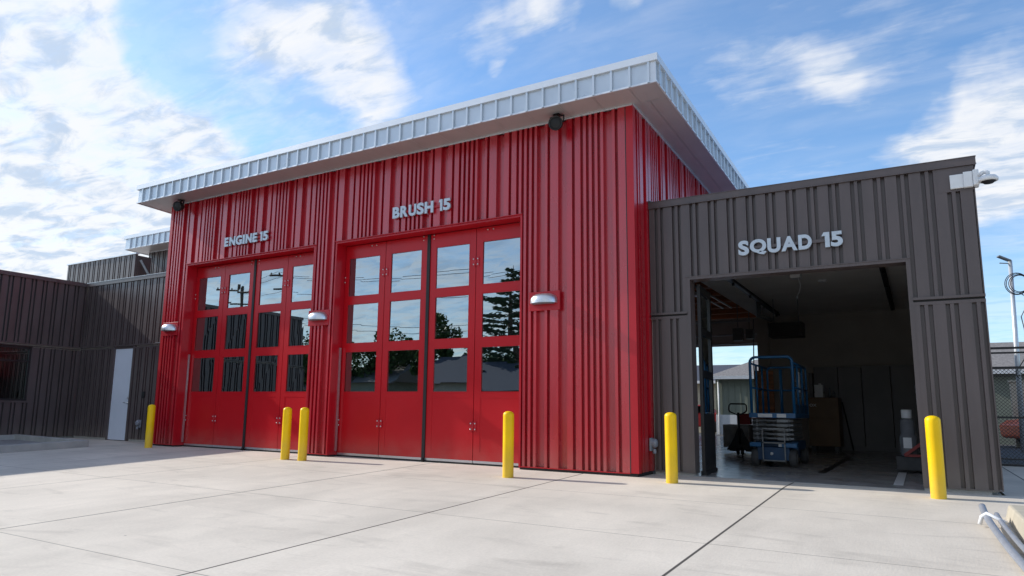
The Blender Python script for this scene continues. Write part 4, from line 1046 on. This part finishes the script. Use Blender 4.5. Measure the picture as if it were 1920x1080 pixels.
# ================================================================== WORLD, SUN, CAMERA
SUN = Vector((-1.73, -.17, .95)).normalized()
el = math.asin(SUN.z); az = math.atan2(SUN.x, SUN.y)
wd_ = bpy.data.worlds.new('World'); scene.world = wd_; wd_.use_nodes = True
nt = wd_.node_tree; N = nt.nodes; L = nt.links
bg = N['Background']; bg.inputs['Strength'].default_value = .12
sky = N.new('ShaderNodeTexSky'); sky.sky_type = 'NISHITA'; sky.sun_disc = False; sky.sun_elevation = el; sky.sun_rotation = az
sky.altitude = 100; sky.air_density = 1.0; sky.dust_density = .6; sky.ozone_density = 2.2
tc = N.new('ShaderNodeTexCoord')
nrm = N.new('ShaderNodeVectorMath'); nrm.operation = 'NORMALIZE'; L.new(tc.outputs['Generated'], nrm.inputs[0]); D = nrm.outputs[0]
sp = N.new('ShaderNodeSeparateXYZ'); L.new(D, sp.inputs[0])
def math_(op, a, b=None, c=None, clamp=False):
    n = N.new('ShaderNodeMath'); n.operation = op; n.use_clamp = clamp
    for i, v in enumerate((a, b, c)):
        if v is None: continue
        if isinstance(v, (int, float)): n.inputs[i].default_value = v
        else: L.new(v, n.inputs[i])
    return n.outputs[0]
def mrange(v, a, b, c, d, smooth=True):
    r = N.new('ShaderNodeMapRange'); r.interpolation_type = 'SMOOTHSTEP' if smooth else 'LINEAR'; L.new(v, r.inputs['Value'])
    for k_, x in zip(('From Min', 'From Max', 'To Min', 'To Max'), (a, b, c, d)): r.inputs[k_].default_value = x
    return r.outputs[0]
zc_ = math_('ADD', math_('MAXIMUM', sp.outputs['Z'], 0.0), .13)
pv = N.new('ShaderNodeCombineXYZ'); L.new(math_('DIVIDE', sp.outputs['X'], zc_), pv.inputs[0]); L.new(math_('DIVIDE', sp.outputs['Y'], zc_), pv.inputs[1])
def cn(scale, detail, rough, dist, st=(1, 1, 1), rot=0, off=(0, 0, 0)):
    mp = N.new('ShaderNodeMapping'); mp.inputs['Scale'].default_value = st; mp.inputs['Rotation'].default_value = (0, 0, rot); mp.inputs['Location'].default_value = off; L.new(pv.outputs[0], mp.inputs[0])
    n = N.new('ShaderNodeTexNoise'); n.inputs['Scale'].default_value = scale; n.inputs['Detail'].default_value = detail; n.inputs['Roughness'].default_value = rough; n.inputs['Distortion'].default_value = dist
    L.new(mp.outputs[0], n.inputs['Vector']); return n.outputs['Fac']
CAMROT = None
f_px, cx_, cy_ = 1316.18, 904.87, 563.55
rx, ry, rz = .1561, .0167, .5548
cz, sz = math.cos(rz), math.sin(rz)
fwd = Vector((-sz, cz, 0)); right = Vector((cz, sz, 0)); up = Vector((0, 0, 1))
c, s = math.cos(rx), math.sin(rx); fwd, up = fwd * c + up * s, up * c - fwd * s
c, s = math.cos(ry), math.sin(ry); right, up = right * c + up * s, up * c - right * s
wn_ = N.new('ShaderNodeTexNoise'); wn_.inputs['Scale'].default_value = 4.5; wn_.inputs['Detail'].default_value = 5; L.new(D, wn_.inputs['Vector'])
w1 = N.new('ShaderNodeVectorMath'); w1.operation = 'SUBTRACT'; L.new(wn_.outputs['Color'], w1.inputs[0]); w1.inputs[1].default_value = (.5, .5, .5)
w2 = N.new('ShaderNodeVectorMath'); w2.operation = 'SCALE'; L.new(w1.outputs[0], w2.inputs[0]); w2.inputs['Scale'].default_value = .30
w3 = N.new('ShaderNodeVectorMath'); w3.operation = 'ADD'; L.new(w2.outputs[0], w3.inputs[0]); L.new(D, w3.inputs[1])
w4 = N.new('ShaderNodeVectorMath'); w4.operation = 'NORMALIZE'; L.new(w3.outputs[0], w4.inputs[0]); DW = w4.outputs[0]
def pxdir(x, y): return (fwd + right * ((x - cx_) / f_px) - up * ((y - cy_) / f_px)).normalized()
cov = None
BL = [  # sky directions of the cloud banks: radius deg, strength
    ((560, 40), 4.0, .28), ((640, 90), 3.6, .34), ((700, 140), 3.0, .26), ((480, 0), 4, .20),
    ((110, 60), 4.5, .36), ((170, 120), 3, .22), ((20, 0), 5, .26),
    ((40, 270), 6, .62), ((140, 350), 6.5, .65), ((60, 430), 9, .70), ((270, 360), 4.5, .46), ((240, 450), 7.5, .60), ((350, 310), 3, .30), ((-200, 380), 14, .5),
    ((520, 200), 4, .16), ((600, 240), 4, .14),
    ((1500, 130), 2.4, .27), ((1560, 105), 3.0, .18), ((1640, 80), 3.0, .15), ((1430, 150), 2.4, .20), ((1370, 125), 2.0, .12), ((1000, 38), 1.8, .40), ((1060, 30), 1.6, .3), ((1210, 5), 1.5, .42), ((870, 112), .8, .25), ((890, 45), 1.8, .25),
    ((1850, 240), 2.6, .46), ((1925, 130), 2.0, .30), ((1770, 290), 2.4, .38), ((1900, 200), 2.4, .30), ((2050, 270), 4, .3)]
for (px, r_, amp) in BL:
    d = pxdir(*px)
    dt = N.new('ShaderNodeVectorMath'); dt.operation = 'DOT_PRODUCT'; L.new(DW, dt.inputs[0]); dt.inputs[1].default_value = d
    v = mrange(dt.outputs['Value'], math.cos(R(r_ * 1.7)), 1.0, 0, amp * 1.25)
    cov = v if cov is None else math_('ADD', cov, v)
for d, r_, amp in (((-.5, -.85, .25), 42, .50), ((.5, -.8, .4), 35, .45), ((-.95, .1, .35), 18, .40), ((0, -.4, .9), 30, .35)):  # cloud cover behind and overhead, partly added to whiten and brighten ambient light
    d = Vector(d).normalized(); dt = N.new('ShaderNodeVectorMath'); dt.operation = 'DOT_PRODUCT'; L.new(DW, dt.inputs[0]); dt.inputs[1].default_value = d
    cov = math_('ADD', cov, mrange(dt.outputs['Value'], math.cos(R(r_ * 1.3)), math.cos(R(r_ * .3)), 0, amp))
cov = math_('MINIMUM', cov, .85)
big = cn(1.6, 8, .62, .6, (1, 1.7, 1), .5)
fine = cn(4.5, 8, .64, .8, (1.0, 3.4, 1), .75)
puff = cn(12, 5, .55, .3, (1, 1.3, 1), -.2)
dens = math_('ADD', math_('MULTIPLY', big, .45), math_('ADD', math_('MULTIPLY', fine, .35), math_('MULTIPLY', puff, .20)))
dens = math_('ADD', math_('MULTIPLY', math_('SUBTRACT', dens, .5), 2.1), cov)
mask = mrange(dens, -.08, 1.10, 0, .98)
veil = mrange(cn(.9, 6, .6, .8, (1, 2.2, 1), .6), .38, .75, 0, .26)
hz = mrange(sp.outputs['Z'], 0.0, .38, .20, 0)
mask = math_('MINIMUM', math_('ADD', math_('MAXIMUM', mask, veil), hz), .96)
sh = mrange(cn(5.5, 7, .6, .4, (1, 1.8, 1), .1, (3, 1, 0)), .36, .56, 0, 1)
cc = N.new('ShaderNodeMix'); cc.data_type = 'RGBA'; L.new(sh, cc.inputs['Factor']); cc.inputs['A'].default_value = (4.9, 5.8, 7.1, 1); cc.inputs['B'].default_value = (8.0, 8.1, 8.3, 1)
hue = N.new('ShaderNodeMix'); hue.data_type = 'RGBA'; hue.blend_type = 'MULTIPLY'; hue.inputs['Factor'].default_value = 1.0; L.new(sky.outputs[0], hue.inputs['A']); hue.inputs['B'].default_value = (1.36, 1.66, 1.88, 1)
mx = N.new('ShaderNodeMix'); mx.data_type = 'RGBA'; L.new(mask, mx.inputs['Factor']); L.new(hue.outputs['Result'], mx.inputs['A']); L.new(cc.outputs['Result'], mx.inputs['B'])
L.new(mx.outputs['Result'], bg.inputs['Color'])

ld = bpy.data.lights.new('sun', 'SUN'); ld.energy = 5.0; ld.angle = R(.53); ld.color = (1.0, .955, .89)
lo = bpy.data.objects.new('sun', ld); col.objects.link(lo); lo.rotation_euler = SUN.to_track_quat('Z', 'Y').to_euler()

cam = bpy.data.cameras.new('camera'); co = bpy.data.objects.new('camera', cam); col.objects.link(co)
cam.sensor_width = 36; cam.lens = f_px / 1920 * 36; cam.shift_x = (960 - cx_) / 1920; cam.shift_y = (cy_ - 540) / 1920
cam.clip_start = .05; cam.clip_end = 3000
mw = Matrix((( right.x, up.x, -fwd.x, 3.63365), (right.y, up.y, -fwd.y, -10.35945), (right.z, up.z, -fwd.z, .93155), (0, 0, 0, 1)))
co.matrix_world = mw; scene.camera = co

# objects that sit on the sloping apron near the right edge
conduit([(4.09, -1.62, .08), (4.10, -1.95, .02), (4.12, -2.55, -.02), (4.16, -3.4, -.07), (4.22, -4.6, -.11), (4.30, -6.2, -.17)], .030, 'thicker grey plastic conduit on the outer side, tied with a white strap')
conduit([(4.19, -1.80, .03), (4.205, -2.2, -.01), (4.235, -2.9, -.05), (4.28, -3.7, -.09), (4.34, -4.7, -.12), (4.44, -6.2, -.17)], .022, 'thinner grey plastic conduit lying next to the loose curb')
m = MB(); m.tube([(4.04, -2.0, -.05), (4.06, -2.0, .02), (4.10, -2.02, .055), (4.15, -2.05, .03), (4.24, -2.1, -.01)], .018, 8)
tag(make('strap', m, 'white', loc=(4.1, -2.0, 0)), 'white tie wrapped around the thicker grey conduit', 'strap')
m = MB(); m.prism([(4.29, gz(-2) - .02), (5.0, gz(-2) - .02), (5.0, .08), (4.33, .08)], -6.5, -1.25, 'xz')
tag(make('precast_curb', m, 'stucco', loc=(4.6, -1.3, -.05), bevel=.02), 'cream precast curb block lying at the right of the driveway', 'curb')

# ------------------------------------------------------------------ render
scene.render.engine = 'CYCLES'
scene.render.resolution_x = 1024; scene.render.resolution_y = 576
scene.view_settings.view_transform = 'Standard'; scene.view_settings.look = 'None'; scene.view_settings.exposure = 0
scene.cycles.max_bounces = 12; scene.cycles.diffuse_bounces = 8; scene.cycles.transparent_max_bounces = 12
